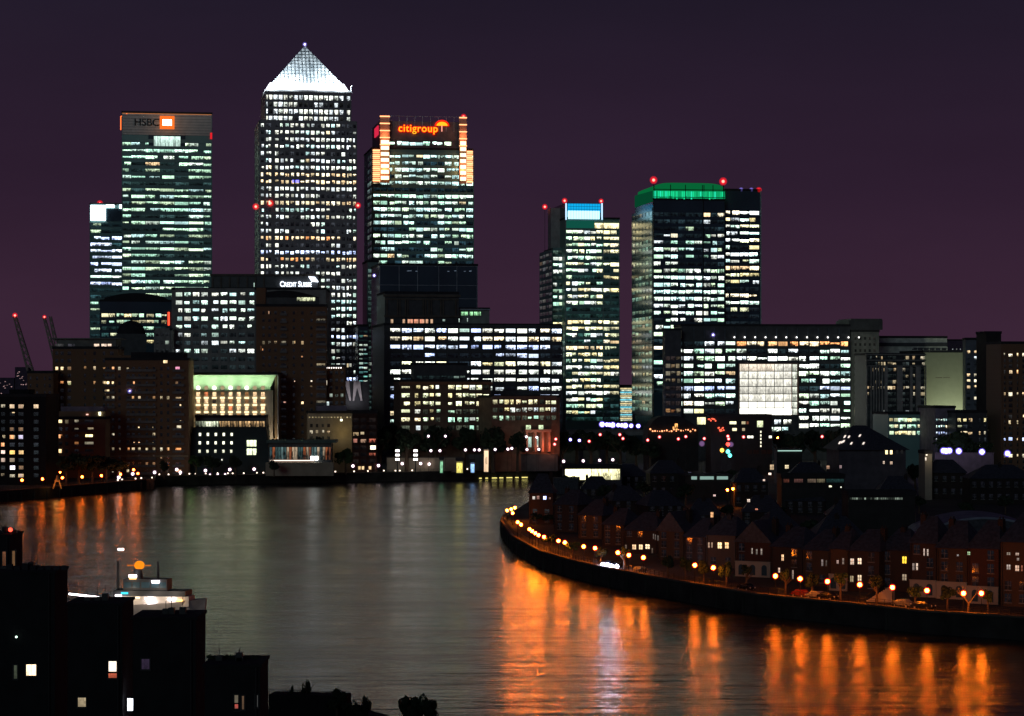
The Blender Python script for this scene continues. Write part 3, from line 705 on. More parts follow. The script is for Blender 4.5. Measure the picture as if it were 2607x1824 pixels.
bb.grid('front', (1408, 1438, 2, .93), 643, 16.42, "6 5 7 7 5 5 6 8 8 2t 1 8y 8y 7 7 7 6 5 5 3", .62, 'gn', lv=1.9, pier=.15, band=.3, blk=.8)
bb.box('tall_flank', 0.0, bb.lx(1440), 6, 17, bb.H, bb.lz(528), sidegl)
bb.box('low_flank', -2.0, 0.0, 1, 34, 0, bb.lz(637), sidegl)
bb.grid('left', (1406, 1374, 4, .9), 650, 16.42, "3 3 3 2 1 1 3 3 2 0 0 1 1", .6, 'n', lv=.14, pier=.15, band=.15, fx=-2.0, dimc=(.03, .034, .03))
beacon(bb.root, (bb.lx(1397), 14, bb.lz(523)), 2.0, 'red', bb.lz(637))
bb.finish()

# -- 9 green crowned tower
b = Bld('office_tower', 'broad glass tower with a glowing green curved crown', 'tower', 1663, 1846, 1400, 510, 50, darkglass, dim=(.010, .022, .025))
c1 = [(1665, 1688), (1690, 1706), (1708, 1725), (1727, 1744), (1746, 1766), (1768, 1787)]; c2 = [(1792, 1808), (1810, 1825), (1827, 1843)]
b.grid('front', c1, 546, 17.95, "2w 4 5 5 5 6 6 5 6 9c 7c 9c 8c 7 7 7 6 5 5 7 4 9 2 6 9 3", .60, 'cgn', lv=2.3, pier=.25, band=.3, blk=.8, dimc=(.008, .016, .02))
b.grid('front', c2, 546, 17.95, "6w 3 3 6 4 6 6 6 5 8 6 9c 8c 7 5 7 4 4 4", .60, 'cgn', lv=2.0, pier=.25, band=.3, blk=.8, dimc=(.008, .016, .02))
b.grid('left', (1661, 1610, 6, .92), 541, 17.95, "1w 2 1 1 2 4 2 1 1 3 3 6 7 1 3 5 5 5 3 3 5 4 1 6y 1 5 7 7 6", .6, 'g', lv=.42, pier=.25, band=.3, blk=.8, dimc=(.02, .028, .024))
gr = emi('green_crown_glow', (0.004, 0.36, 0.13), 1.0); gr2 = emi('green_crown_bright', (0.01, 0.75, 0.30), 1.0)
zt0 = b.H
# curved crown: rounded profile along x
m = MB(); n = 16; P = []
x0, x1 = .3, b.W - .5
for k in range(n + 1):
    f_ = k / n; x = x0 + (x1 - x0) * f_; P.append((x, b.lz(475) + (b.lz(465) - b.lz(475)) * (1 - abs(2 * f_ - 1) ** 6)))
zb2 = b.lz(486)
m.v = [(x, .3, z) for x, z in P] + [(x1, .3, zb2), (x0, .3, zb2)]; nn = len(m.v)
m.v += [(x, 44, z) for x, _, z in m.v]
m.f = [tuple(range(nn)), tuple(reversed(range(nn, 2 * nn)))] + [(k, nn + k, nn + (k + 1) % nn, (k + 1) % nn) for k in range(nn)]
m.build('crown_vault', emi('green_vault_glow', (0.002, 0.125, 0.035), 1.0), b.root)
b.box('crown_glazing', .2, b.W - .3, -.2, 44, b.H + .05, zb2, gr)
for k in range(38):
    if rnd.random() < .75:
        x = .6 + (b.W - 1.6) * k / 38; b.box('crown_light', x, x + .75, -.35, -.2, b.lz(505) + rnd.uniform(-.5, 1.6), b.lz(487), rnd.choice((gr2, emi('green_crown_mid', (0.008, .50, .19), 1.0), emi('green_crown_cyan', (.02, .85, .5), 1.0))))
m = MB(); dk = iron
for px in (1665, 1707, 1745, 1788, 1792, 1815, 1842): m.box(b.lx(px) - .15, b.lx(px) + .15, -.6, .2, b.H, b.lz(470))
for py in (482.5, 502): m.box(0, b.W, -.5, -.36, b.lz(py) - .2, b.lz(py) + .2)
m.build('crown_mullion', dk, b.root)
m = MB().hexa([(-.35, .5, b.lz(513)), (0, .5, b.lz(513)), (0, b.D, b.lz(513)), (-.35, b.D, b.lz(513))], [(-.35, .5, b.lz(486)), (0, .5, b.lz(486)), (0, b.D, b.lz(482)), (-.35, b.D, b.lz(482))])
m.build('crown_side', emi('green_side_glow', (0.003, 0.10, 0.04), .55), b.root)
m = MB()
for px in (1663, 1790, 1845.5): m.box(b.lx(px) - .18, b.lx(px) + .18, -.8, 0, 0, b.H)
m.build('corner_mullion', iron, b.root)
beacon(b.root, (b.lx(1664), 0, b.lz(459)), 2.6, 'red', b.lz(485)); beacon(b.root, (b.lx(1841), 0, b.lz(460)), 2.7, 'red', b.lz(485))
b.finish(darkglass)
b = Bld('office_tower', 'dark glass tower wing with bright white storeys right of the green crown', 'tower', 1847, 1936, 1415, 486, 46, darkglass, dim=(.008, .018, .022))
b.grid('front', [(1848, 1858), (1860, 1882), (1884, 1906), (1908, 1932)], 542, 17.6, "9nw 6 8 9 9 6 8 2 9w 7y 3 1o 8w 9c 1 1 0 0", .60, 'cny', lv=2.9, pier=.3, band=.3, blk=.9, dimc=(.008, .014, .018))
b.pbox('corner_fin', 1935, 1937.5, 486, 830, mat('pale_green_steel', (.42, .55, .52), .4), -.8, 1)
for p in (1888, 1914): beacon(b.root, (b.lx(p), 1, b.lz(483)), 1.6, 'violet', b.H)
beacon(b.root, (b.lx(1933), 1, b.lz(483)), 2.0, 'red', b.H); b.finish()

# -- 10 wide office block with the bright atrium
b = Bld('office_block', 'wide low office block with a brilliant white glazed atrium in its middle', 'building', 1735, 2164, 1280, 831, 30, darkstone, rot=4, dim=(.01, .016, .02))
cl = [(1741 + 26.7 * i, 1764.5 + 26.7 * i) for i in range(5)]
b.grid('front', [(1729.5 + 3, 1736.5)] + cl, 875.5, 19.05, "7 6 8 8 8 8 7b 8 7 1", .64, 'cnng', lv=2.5, pier=.5, band=.4, blk=1.0, dimc=(.01, .02, .024))
cr_ = [(2034.5 + 26.5 * i, 2058 + 26.5 * i) for i in range(5)]
b.grid('front', cr_, 875.5, 19.05, "8o 8 9 8 8 8 5b 9 9 9 9n 7", .66, 'cnng', lv=2.6, pier=.5, band=.4, blk=1.0, dimc=(.01, .02, .024))
cm = [(1876 + 26.3 * i, 1899.5 + 26.3 * i) for i in range(6)]
b.grid('front', cm, 875.5, 19.05, "7owo 6 9", .64, 'cnn', lv=2.6, pier=.5, band=.4, blk=1.0, dimc=(.01, .02, .024))
b.grid('front', [(1965 + 26.4 * i, 1988 + 26.4 * i) for i in range(2)], 1075, 19.05, "9 6", .66, 'cnn', lv=2.6, pier=.5, band=.4, blk=1.0)
b.win(1780, 1050, 24, 16, [1.8, 1.7, .8], base=-.02); b.win(1786, 1072, 22, 18, [1.6, 1.5, .8], base=-.02)
# atrium bays
az = [927, 946, 965.5, 985, 1004, 1023, 1040, 1058]
for r in range(7):
    for c in range(6):
        p0 = 1883 + 22.2 * c; k_ = (1.1, 1.2, 1.0, .9, 1.25, 1.7, 3.6)[r] * rnd.uniform(.85, 1.15)
        cc = (1, .86, .68) if r == 0 and c < 4 else (1, .97, .84) if r != 5 else (1, .98, .86)
        a = b.lx(p0 + .6); q_ = b.lx(p0 + 21.4)
        b.cell('front', a, q_, b.lz(az[r+1] - 1.4, a), b.lz(az[r] + .6, a), [x * k_ for x in cc], None, .55 if r < 5 else .10, .5, 0, -.02)
    b.cell('front', b.lx(2017), b.lx(2029), b.lz(az[r+1] - 1.5), b.lz(az[r] + 1), [.9, .95, .8], None, .7, .5, 0, -.02)
m = MB()
for p in (1881, 2015.5, 2031): m.box(b.lx(p) - .22, b.lx(p) + .22, -.7, 0, b.lz(1058), b.lz(925))
m.box(b.lx(1881), b.lx(2031), -.7, 0, b.lz(926) - .1, b.lz(926) + .25)
m.build('atrium_frame', mat('salmon_portico_stone', (.55, .28, .20)), b.root)
b.box('attic', 2, b.W - 1, 1.5, 28, b.H, b.H + .9, darkstone)
m = MB()
for k in range(13): m.ball((b.lx(1869 + 26.4 * k), -.9, b.lz(859)), .42, 6, 5)
m.build('facade_light', emi('facade_bulb', (1, .95, .9), 3), b.root)
beacon(b.root, (b.lx(1815), -1, b.lz(853)), 1.3, 'violet')
m = MB()
for k in range(2, 17): m.box(b.lx(1740 + 26.4 * (k - 1)) - .15, b.lx(1740 + 26.4 * (k - 1)) + .15, -.5, 0, b.lz(868), b.H - 1)
m.build('attic_fin', mat('dark_fin', (.10, .13, .16), .5), b.root)
b.finish()
b2 = Bld('office_block', 'dark rounded end wing with dim brownish windows left of the atrium block', 'building', 1693, 1734, 1268, 842, 10, darkstone, rot=4, dim=(.02, .018, .016))
b2.grid('front', (1694, 1733, 3, .85), 913, 19.05, "3w 3w 3w 2w 3w 3w 1w 5o", .62, 'ow', lv=.35, pier=.3, band=.35, dimc=(.03, .022, .02)); b2.finish()

# -- strip of coloured lights between towers + lit shops
b = Bld('office_block', 'narrow glass stair block lit with cyan and yellow bands between the two right towers', 'building', 1578, 1611, 1500, 985, 20, tealglass)
for k in range(9):
    b.win(1594, 990 + 9.5 * k, 30, 3.2, [1.0, .8, .4] if k % 2 == 0 else [.25, .9, 1.1], pat=.5); b.win(1594, 994.5 + 9.5 * k, 28, 3, [.9, 1.0, .75], pat=.9)
b.finish()

# -- 11..16 blocks at the right
def plain(name, label, pxl, pxr, Y, yt, depth, m, cols, y0, pitch, toks, **kw):
    fin = kw.pop('nmax', 96); rot = kw.pop('rot', ROT); dim = kw.pop('dimb', (.008, .010, .012)); cat = kw.pop('cat', 'building'); fm = kw.pop('fm', None)
    b = Bld(name, label, cat, pxl, pxr, Y, yt, depth, m, rot=rot, dim=dim)
    b.grid('front', cols, y0, pitch, toks, **kw); return b
greydim = mat('grey_precast', (.22, .22, .20), .8)
b = plain('tower_block', 'grey tower block with a dark overhanging top storey right of the atrium block', 2167, 2238, 1290, 846, 22, greydim, (2172, 2232, 5, .45), 862, 15.5, "0 0 1w 0 0 1w 0 0 1w 0 0 1w 2w 2w 1w 1w", hf=.5, pal='wo', lv=.8, cat='tower block', pier=.2, band=.15, dimc=(.012, .01, .008))
b.box('top_storey', -1.5, b.W + 1.5, -1.5, b.D + 1, b.H + 1.25, b.lz(816), darkstone); b.pbox('top_slab', 2164, 2243, 812, 817, darkstone, -2, b.D); b.finish()
b = plain('tower_block', 'grey tower block striped with pale vertical columns and dark window strips', 2206, 2354, 1230, 905, 20, mat('dark_infill', (.05, .055, .06), .6), [(2208 + 7 * i, 2212 + 7 * i) for i in range(7)] + [(2260, 2272), (2273, 2281), (2298, 2304), (2306, 2314), (2323, 2329), (2344, 2354)], 911, 15.4, "3w 3w 3w 1w 2w 4w 2w 0 1 1 3w", hf=.6, pal='wn', lv=1.1, cat='tower block', dimc=(.012, .016, .016), blk=.6, pier=0, band=0, frame=False)
m = MB()
for a_, c_ in ((2205, 2207), (2215.5, 2218), (2222.5, 2225), (2229.5, 2232), (2236.5, 2239), (2243.5, 2247), (2251, 2259), (2283, 2297), (2316, 2322), (2331, 2343), (2355, 2357)): m.box(b.lx(a_), b.lx(c_), -.8, 0, 0, b.lz(933))
m.build('column', mat('pale_column', (.38, .36, .33), .8), b.root)
m = MB()
for py in (903, 918, 932): m.box(-.5, b.W + .5, -.9, 0, b.lz(py) - .35, b.lz(py) + .35)
m.build('floor_band', greydim, b.root); b.finish()
b = plain('warehouse_block', 'long pale grey louvred block with a flat roof behind the striped tower block', 2236, 2411, 1340, 861, 30, mat('pale_louvre', (.62, .64, .56), .7), (2320, 2410, 6), 890, 12, "0", hf=.3, pal='c', lv=.3)
b.pbox('louvre_band', 2236, 2411, 873, 882, darkstone, -.5, 0); b.pbox('louvre_band', 2325, 2411, 886, 889, darkstone, -.5, 0); b.finish()
b = plain('hall_block', 'big windowless pale olive block catching street light right of the striped tower block', 2352, 2457, 1280, 898, 40, mat('olive_panel', (.45, .46, .30), .8, 0, .05), (2380, 2420, 2), 962, 12, "0", hf=.08, pal='c', lv=.3, frame=False, dimc=(.1, .04, .03))
lamp('AREA', 'wall_washer', b.root, (b.W * .8, -16, 2), 24000, (.85, .95, .75), 20, 3, (R(112), 0, 0)); b.finish()
b = plain('tower_block', 'blue grey tower block with one column of square lit windows near its edge', 2458, 2512, 1250, 866, 18, mat('blue_grey_panel', (.12, .14, .17), .6), [(2462, 2470), (2480, 2487), (2489, 2497)], 897, 14.7, "4w 4 0 4w 7w 7w 6w 0 5w 0 0 0 0 3 5 0 4", hf=.6, pal='wn', lv=1.8, cat='tower block', dimc=(.006, .008, .01), blk=.7, rot=-6); b.finish()
b = plain('tower_block', 'thin black slab tower with a single column of small warm windows', 2511, 2549, 1180, 850, 14, mat('black_brick', (.03, .028, .028), .8), [(2515, 2519), (2531, 2534)], 890, 14.5, "3w 0 5o 0 0 0 1 0 0 2 4w 0 6w 6w 0 2 0 5w 6w 5w", hf=.6, pal='wn', lv=1.9, cat='tower block', dimc=(.003, .004, .004), blk=.6); b.finish()
b = plain('tower_block', 'dark brick tower block with paired warm windows at the right edge of the view', 2549, 2640, 1130, 876, 20, brownbrick, [(2555, 2560), (2567, 2577), (2588, 2592), (2602, 2610), (2618, 2626)], 904, 14.3, "6w 0 5w 6o 0 0 3w 6w 0 0 2 4w 6w 0 0 5b 1 0 6w 0 4w 0 0 3", hf=.72, pal='wnw', lv=1.9, cat='tower block', dimc=(.006, .006, .006), blk=.7)
b.finish()
# far skyline at right
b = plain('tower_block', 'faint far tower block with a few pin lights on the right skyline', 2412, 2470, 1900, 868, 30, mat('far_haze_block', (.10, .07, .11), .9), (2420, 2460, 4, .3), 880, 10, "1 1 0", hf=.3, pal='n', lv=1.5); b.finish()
# low lit offices right
b = plain('office_block', 'low glass office with green and amber lit storeys right of the pyramid roof', 2262, 2380, 1160, 1056, 25, tealglass, (2264, 2378, 10, .93), 1070, 16.5, "8gy 8gy 7gy", hf=.66, pal='gyw', lv=1.5, pier=.2, band=.25, blk=.7, dimc=(.02, .04, .02)); b.finish()
b = plain('office_block', 'pale purple grey low office with rows of small square white windows', 2381, 2432, 1140, 1040, 25, mat('mauve_render', (.26, .22, .28), .8), (2382, 2430, 8, .55), 1070, 16.5, "8c 9c 7b 7n 2", hf=.42, pal='cn', lv=2.0, pier=.1, band=.1, blk=.7); b.finish()
b = plain('office_block', 'dark low office with a pair of yellow lit windows behind the round dark tree', 2433, 2512, 1130, 1052, 25, darkstone, [(2438, 2449), (2452, 2463), (2465, 2475), (2492, 2496), (2505, 2510)], 1070, 16.5, "7y 2 5w 4w 4w", hf=.6, pal='yw', lv=1.2, pier=.2, band=.25, blk=.6); b.finish()

# ================================================================== LEFT SIDE
# building below the first towers
b = plain('office_block', 'mid rise office with greenish lit storeys at the foot of the two left towers', 254, 438, 1400, 768, 40, darkglass, (258, 430, 9, .93), 803, 16.6, "7gy 4gy 4g 4 2", hf=.6, pal='gy', lv=1.7, pier=.2, band=.3, blk=.9, dimc=(.01, .03, .03), dimb=(.01, .03, .03))
m = MB(); n = 10
P = [(b.W * k / n, b.H + 5.0 * math.sin(math.pi * k / n) ** .6) for k in range(n + 1)]
m.v = [(x, .5, z) for x, z in P]; nn = n + 1; m.v += [(x, 38, z) for x, z in P]
m.f = [tuple(reversed(range(nn))), tuple(range(nn, 2 * nn))] + [(k, k + 1, nn + k + 1, nn + k) for k in range(n)] + [(n, 0, nn, nn + n)]
m.build('vaulted_roof', roofmat, b.root)
b.pbox('neon_strip', 427, 432, 795, 829, emi('red_neon', (1, .07, .03), 2.0), -.9, 0)
b.finish()
b = Bld('domed_building', 'low building with a dark dome in front of the greenish office', 'building', 296, 372, 1330, 850, 16, darkstone, roof=False)
m = MB().ball((b.W / 2, 8, b.H), 7.8, 18, 12, .95); m.build('dome', roofmat, b.root, smooth=True)
m = MB().tube((b.W / 2, 8, b.H + 7), (b.W / 2, 8, b.H + 8.8), .8, .3); m.build('dome_finial', roofmat, b.root); b.finish()
# bank office block with the white lettering
b = Bld('office_block', 'stone office block with square white lit windows and white lettering on its dark attic', 'building', 437, 830, 1262, 738, 50, stone, rot=2, dim=(.01, .014, .016))
cl = [(448 + 21.6 * i, 464 + 21.6 * i) for i in range(4)] + [(539.5 + 22.7 * i, 556 + 22.7 * i) for i in range(5)]
b.grid('front', cl, 750, 20.6, "9 9 7 7 7 4 5 7 1 0", .55, 'ccn', lv=1.9, pier=.5, band=.4, blk=.8, dimc=(.012, .02, .022))
for px in (650, 656): pass
b.box('attic', b.lx(536), b.lx(808), 4, 40, b.H, b.lz(701), darkstone)
m = MB()
for px in (540, 561, 583, 605, 628, 649, 671): m.box(b.lx(px) - .4, b.lx(px) + .4, 3.4, 4.05, b.H, b.lz(706))
m.box(b.lx(533), b.lx(811), 2.8, 41, b.lz(702), b.lz(697)); m.build('attic_pillar', mat('dark_bronze_stone', (.12, .10, .08)), b.root)
text(b.root, 'Credit Suisse', 4.0, (b.lx(752.5), 2.2, b.lz(723.5)), emi('white_letter', (.8, .88, 1.0), 2.6), extr=.15, off=.06, small=.8, sx=.75)
q = MB(); x_, z_ = b.lx(795), b.lz(721)
q.hexa([(x_ - 2.2, 2.1, z_ + 3.6), (x_ - .5, 2.1, z_ + .9), (x_ + 3.0, 2.1, z_ + .6), (x_ + 3.0, 2.1, z_ + 1.2), (x_ + 1.2, 2.1, z_ + 3.4)], [(x_ - 2.2, 2.4, z_ + 3.6), (x_ - .5, 2.4, z_ + .9), (x_ + 3.0, 2.4, z_ + .6), (x_ + 3.0, 2.4, z_ + 1.2), (x_ + 1.2, 2.4, z_ + 3.4)])
q.build('sign_sail', emi('white_letter', (.85, .92, 1.0), 5), b.root)
b.win(645.5, 725, 2, 10, [.5, .7, .6], base=3.9)
b.finish()
b = Bld('office_block', 'lower stepped stone wing with dim windows left of the stone office block', 'building', 392, 438, 1250, 842, 40, stone, rot=2)
b.grid('front', [(397, 404), (409, 417), (421, 430)], 852, 20.6, "1 3 2 0 1", .5, 'c', lv=.8, dimc=(.015, .018, .02)); b.finish()
# brown residential tower
b = Bld('apartment_tower', 'tall dark brown brick apartment tower with few lit windows right of the canopied hotel', 'tower block', 652, 832, 1130, 781, 28, brownbrick, rot=4, dim=(.004, .004, .005))
cl = [(668 + 15.2 * i, 674 + 15.2 * i) for i in range(3)] + [(716, 728), (745, 751), (767, 773), (790, 796), (806, 828)]
b.grid('front', cl, 797, 19.0, "0 1w 0 1w 1w 0 1w 1w 0 0 1w 1w 1w 1w 2w 1w 1w 3w 2w 2w", .5, 'wo', lv=.9, pier=.12, band=.25, blk=.6, dimc=(.006, .007, .009))
m = MB()
for k in range(20):
    zz = b.lz(804 + 19 * k)
    m.box(b.lx(713), b.lx(731), -1.6, -.35, zz, zz + .25); m.box(b.lx(713), b.lx(731), -1.65, -1.55, zz + .25, zz + 1.1)
    m.box(b.lx(804), b.lx(831), -1.6, -.35, zz, zz + .25); m.box(b.lx(804), b.lx(831), -1.65, -1.55, zz + .25, zz + 1.1)
m.build('balcony', mat('pale_balcony', (.20, .18, .17), .7), b.root)
b.box('penthouse', b.lx(655), b.lx(812), 2, 24, b.H, b.lz(757), darkstone)
b.box('penthouse_block', b.lx(652), b.lx(676), 1, 20, b.H, b.lz(733), brownbrick)
b.cell('front', b.lx(756), b.lx(802), b.lz(766), b.lz(754) , [.75, .8, .5], None, 1, .7, 0, 1.98)
m = MB(); n = 8; P = [(b.lx(676) + (b.lx(812) - b.lx(676)) * k / n, b.lz(757) + 3.2 * math.sin(math.pi * (.25 + .75 * k / n))) for k in range(n + 1)]
m.v = [(x, 1.5, z) for x, z in P] + [(P[-1][0], 1.5, b.lz(757)), (P[0][0], 1.5, b.lz(757))]; nn = len(m.v); m.v += [(x, 25, z) for x, _, z in m.v]
m.f = [tuple(reversed(range(nn))), tuple(range(nn, 2 * nn))] + [(k, (k + 1) % nn, nn + (k + 1) % nn, nn + k) for k in range(nn)]
m.build('curved_roof', roofmat, b.root)
for px, py, c in ((683, 795, (.9, .5, .3)), (693, 798, (.9, .55, .3)), (679, 832, (.9, .3, .1)), (731, 831, (1.3, .7, .4)), (667, 888, (1.2, .5, .2)), (753, 870, (2, 1.3, .6)), (768, 905, (1.6, .7, .3)), (680, 939, (1.4, .5, .2)), (752, 975, (2, 1.3, .9)), (770, 1028, (2.2, 1.5, .8)), (835, 1028, (1, 1.2, 1.2)), (725, 1028, (.8, .4, .3))):
    b.win(px, py, 5.5, 10, c, base=-.02)
for k in range(6): b.win(793 + 7.5 * k, 975, 4, 12, [1.4, 1.2, .9] if k != 2 else [.1, .1, .1], base=-.02)
b.finish(nmax=99)
b = Bld('apartment_tower', 'lower brown brick apartment wing at the foot of the pyramid topped tower', 'tower block', 833, 880, 1140, 935, 24, brownbrick, rot=4, dim=(.004, .004, .005))
b.grid('front', (836, 878, 3, .5), 950, 19, "1c 0 0 1c 0 2c 1", .5, 'c', lv=.8, dimc=(.008, .01, .012))
m = MB()
for k in range(8): m.ball((b.lx(826 + 6 * k), -.4, b.lz(937)), .3, 6, 4)
m.build('parapet_light', emi('facade_bulb', (1, .95, .9), 3), b.root); b.finish()
# station arches
b = Bld('arched_frame_building', 'dark hall fronted by four pale tapering lattice ribs', 'building', 858, 940, 1200, 972, 18, darkstone, roof=False)
for a_, t_, w0, w1 in ((868, 874, 1.0, .25), (891, 882, 1.0, .25), (899, 906, 1.0, .25), (920, 910, 1.0, .25)):
    zt2, zb3 = b.lz(971), b.lz(1021); m = MB()
    xa, xb = b.lx(t_), b.lx(a_)
    m.hexa([(xb - .35, -1.6, zb3), (xb + .35, -1.6, zb3), (xb + .35, -.9, zb3), (xb - .35, -.9, zb3)], [(xa - 1.2, -1.6, zt2), (xa + 1.2, -1.6, zt2), (xa + 1.2, -.9, zt2), (xa - 1.2, -.9, zt2)])
    m.build('lattice_rib', mat('floodlit_rib', (.75, .7, .68), .6), b.root)
lamp('AREA', 'rib_floodlight', b.root, (b.W * .5, -9, b.lz(1026)), 350, (.9, .85, .95), 8, 3, (R(140), 0, 0)); b.finish()
b = plain('office_tower', 'narrow dark glass stair tower with teal lit landings beside the pale slab', 912, 938, 1250, 832, 16, darkglass, (914, 936, 2, .9), 845, 11.5, "3 4t 5 5 4 6 5 5 6 4 5 5 3 5 3 3 2 1", hf=.5, pal='ct', lv=1.1, cat='tower', pier=.1, band=.2, blk=.6, dimc=(.01, .03, .03)); b.finish()

# hotel with green lit canopy
b = Bld('hotel', 'pale stone hotel with a green lit curved canopy along its roof', 'hotel', 478, 695, 1105, 994, 26, mat('hotel_stone', (.52, .48, .40), .8, 0, .1), rot=2, roof=False)
n = 12
def canopy(prof, x0, x1a, x1b, name, m, th=.5):
    q = MB(); nn = len(prof)
    xs = [x1a + (x1b - x1a) * k / (nn - 1) for k in range(nn)]
    q.v = [(x0, y, z) for y, z in prof] + [(xs[k], prof[k][0], prof[k][1]) for k in range(nn)] + [(x0, y + .1, z + th) for y, z in prof] + [(xs[k], prof[k][0] + .1, prof[k][1] + th) for k in range(nn)]
    for k in range(nn - 1):
        q.f += [(k, k + 1, nn + k + 1, nn + k), (2 * nn + k, 3 * nn + k, 3 * nn + k + 1, 2 * nn + k + 1)]
    q.f += [(0, nn, 3 * nn, 2 * nn), (nn - 1, 3 * nn - 1, 4 * nn - 1, 2 * nn - 1)]
    q.f += [(nn + k, nn + k + 1, 3 * nn + k + 1, 3 * nn + k) for k in range(nn - 1)] + [(k + 1, k, 2 * nn + k, 2 * nn + k + 1) for k in range(nn - 1)]
    return q.build(name, m, b.root)
zE, zC = b.lz(955.5), b.lz(985)
prof = []
for k in range(n + 1):                                   # quarter curve sweeping out from the wall to the eave
    t_ = math.pi / 2 * k / n
    prof.append((.1 - 5.0 * (1 - math.cos(t_)), zC + (zE - zC) * math.sin(t_)))
x1 = b.lx(690)
canopy(prof, 0, x1, b.lx(709), 'canopy_soffit', copper)
MB().box(-.2, b.lx(710), -5.6, 24, zE + .5, zE + 1.2).build('canopy_roof', roofmat, b.root)
b.box('upper_wall', 0, b.lx(688), .3, 22, b.H, zE + .4, copper)
for k in range(10):
    px = 484 + 20.6 * k; lit = k in (1, 3, 5, 7, 0)
    q = MB().ball((b.lx(px), -.2, b.lz(988)), .95, 12, 8); q.build('round_window', emi('round_window_lit', (1, .9, .72), 2.6) if lit else emi('round_window_dim', (.5, .38, .22), .8), b.root, smooth=True)
m = MB().box(-.2, b.lx(690), -1.4, 0, b.lz(996), b.lz(993)); m.build('ledge', copper, b.root)
for k in range(5): lamp('AREA', 'canopy_uplight', b.root, (b.lx(489 + 46 * k), -3.4, b.lz(990)), 420, (.80, 1.0, .62), 5, 1, (R(180 - 8), 0, 0))
for r in range(9):
    y_ = 1004 + 18.2 * r
    for k in range(10):
        px = 484 + 20.6 * k
        v = rnd.random(); c = (1.5, 1.0, .55) if v < .45 else (.35, .16, .06) if v < .75 else (.03, .02, .015) if v < .9 else (1.0, .3, .12)
        b.win(px, y_, 9, 10, c, pat=.6)
        if r:
            pass
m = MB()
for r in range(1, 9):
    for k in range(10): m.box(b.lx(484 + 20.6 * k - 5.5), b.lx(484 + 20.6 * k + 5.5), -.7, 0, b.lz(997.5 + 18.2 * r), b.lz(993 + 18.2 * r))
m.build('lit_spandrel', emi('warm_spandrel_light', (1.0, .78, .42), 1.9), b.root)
for k in range(6): lamp('AREA', 'facade_washer', b.root, (b.lx(486 + 40 * k), -7, 12), 1700, (1.0, .80, .55), 5, 1, (R(150), 0, 0))
MB().box(b.lx(700), b.lx(707), -2, 24, 0, zE + .5).build('end_wall', yellowbrick, b.root)
m = MB().tube((b.lx(708.5), -2.4, 0), (b.lx(708.5), -2.4, zE), .22); m.build('edge_pipe', mat('pale_steel', (.5, .52, .55)), b.root)
b.finish(nmax=99)
b = Bld('restaurant_block', 'glazed rooftop restaurant storey with warm lights in front of the hotel', 'building', 497, 677, 1094, 1064, 12, darkstone, rot=2)
for k in range(24):
    k_ = rnd.uniform(.1, 1.1); b.win(501 + 7.4 * k, 1080, 5.5, 14, [k_ * x for x in ((1, .62, .28) if k > 7 else (.9, 1, .7))], pat=1, blk=.3)
for px in (530, 537): b.win(px, 1080, 9, 12, [2, 2, 1.5], pat=.4)
b.finish()
# dark cube with punched windows
b = Bld('cubic_building', 'dark blue green cubic building with sloping sides and small square white windows', 'building', 493, 676, 1085, 1089, 22, mat('dark_green_stone', (.008, .02, .024), .6), rot=2, roof=False)
m = MB(); sl = 2.2
m.hexa([(-sl, -1.0, 0), (b.W + sl, -1.0, 0), (b.W + sl, 21, 0), (-sl, 21, 0)], [(-.3, -.3, b.H), (b.W + .3, -.3, b.H), (b.W + .3, 20, b.H), (-.3, 20, b.H)])
m.build('cladding', mat('dark_green_stone', (.02, .045, .05)), b.root)
for r in range(3):
    for k in range(5): b.win(509.5 + 20.2 * k - r * .5, 1106.5 + 21.4 * r, 5.5, 7.5, [c * (1.0 if r < 2 else .55) for c in (2.0, 2.0, 1.5)], base=-.62 - .12 * r, pat=.3 + .3 * (r == 2), blk=.4)
b.win(565.5, 1171, 3, 4, [1.2, 1.2, 1], base=-.9)
for r in range(2):
    for k in range(3): b.win(632.5 + 8.3 * k, 1129 + 21.5 * r, 7.4, 16, (1.7, 1.9, 1.2), base=-.75 - .1 * r, pat=.45 + .3 * r, blk=.4)
b.finish()
# glass pavilion
b = Bld('glass_pavilion', 'low flat roofed glass pavilion with red and teal lit columns on the quay', 'pavilion', 684, 843, 1072, 1128, 14, darkstone, rot=1, roof=False)
MB().box(b.lx(680), b.lx(856), -3, 16, b.H, b.lz(1121)).build('canopy_roof', mat('green_roof_edge', (.10, .16, .14), .6), b.root)
for k in range(22):
    c = rnd.choice([(.12, .22, .24), (.10, .2, .2), (.8, .22, .08), (.5, .16, .08), (.3, .5, .5), (1.2, .9, .6)])
    b.win(690 + 7.1 * k, 1155, 5.6, 32, [v_ * .32 for v_ in c], pat=1, blk=.4)
m = MB().box(b.lx(688), b.lx(800), -.9, -.1, b.lz(1174), b.lz(1172)); m.build('counter_light', emi('pavilion_light', (1, .75, .6), 2.2), b.root)
m = MB()
for px in (795, 806): m.box(b.lx(px - 4), b.lx(px + 4), -1.2, -.4, b.lz(1172), b.lz(1162))
m.build('lit_sign', emi('pavilion_sign', (.95, 1, .95), 5), b.root)
MB().box(-1, b.lx(850), -4, 2, 0, b.lz(1178)).build('terrace', beige, b.root)
b.finish()
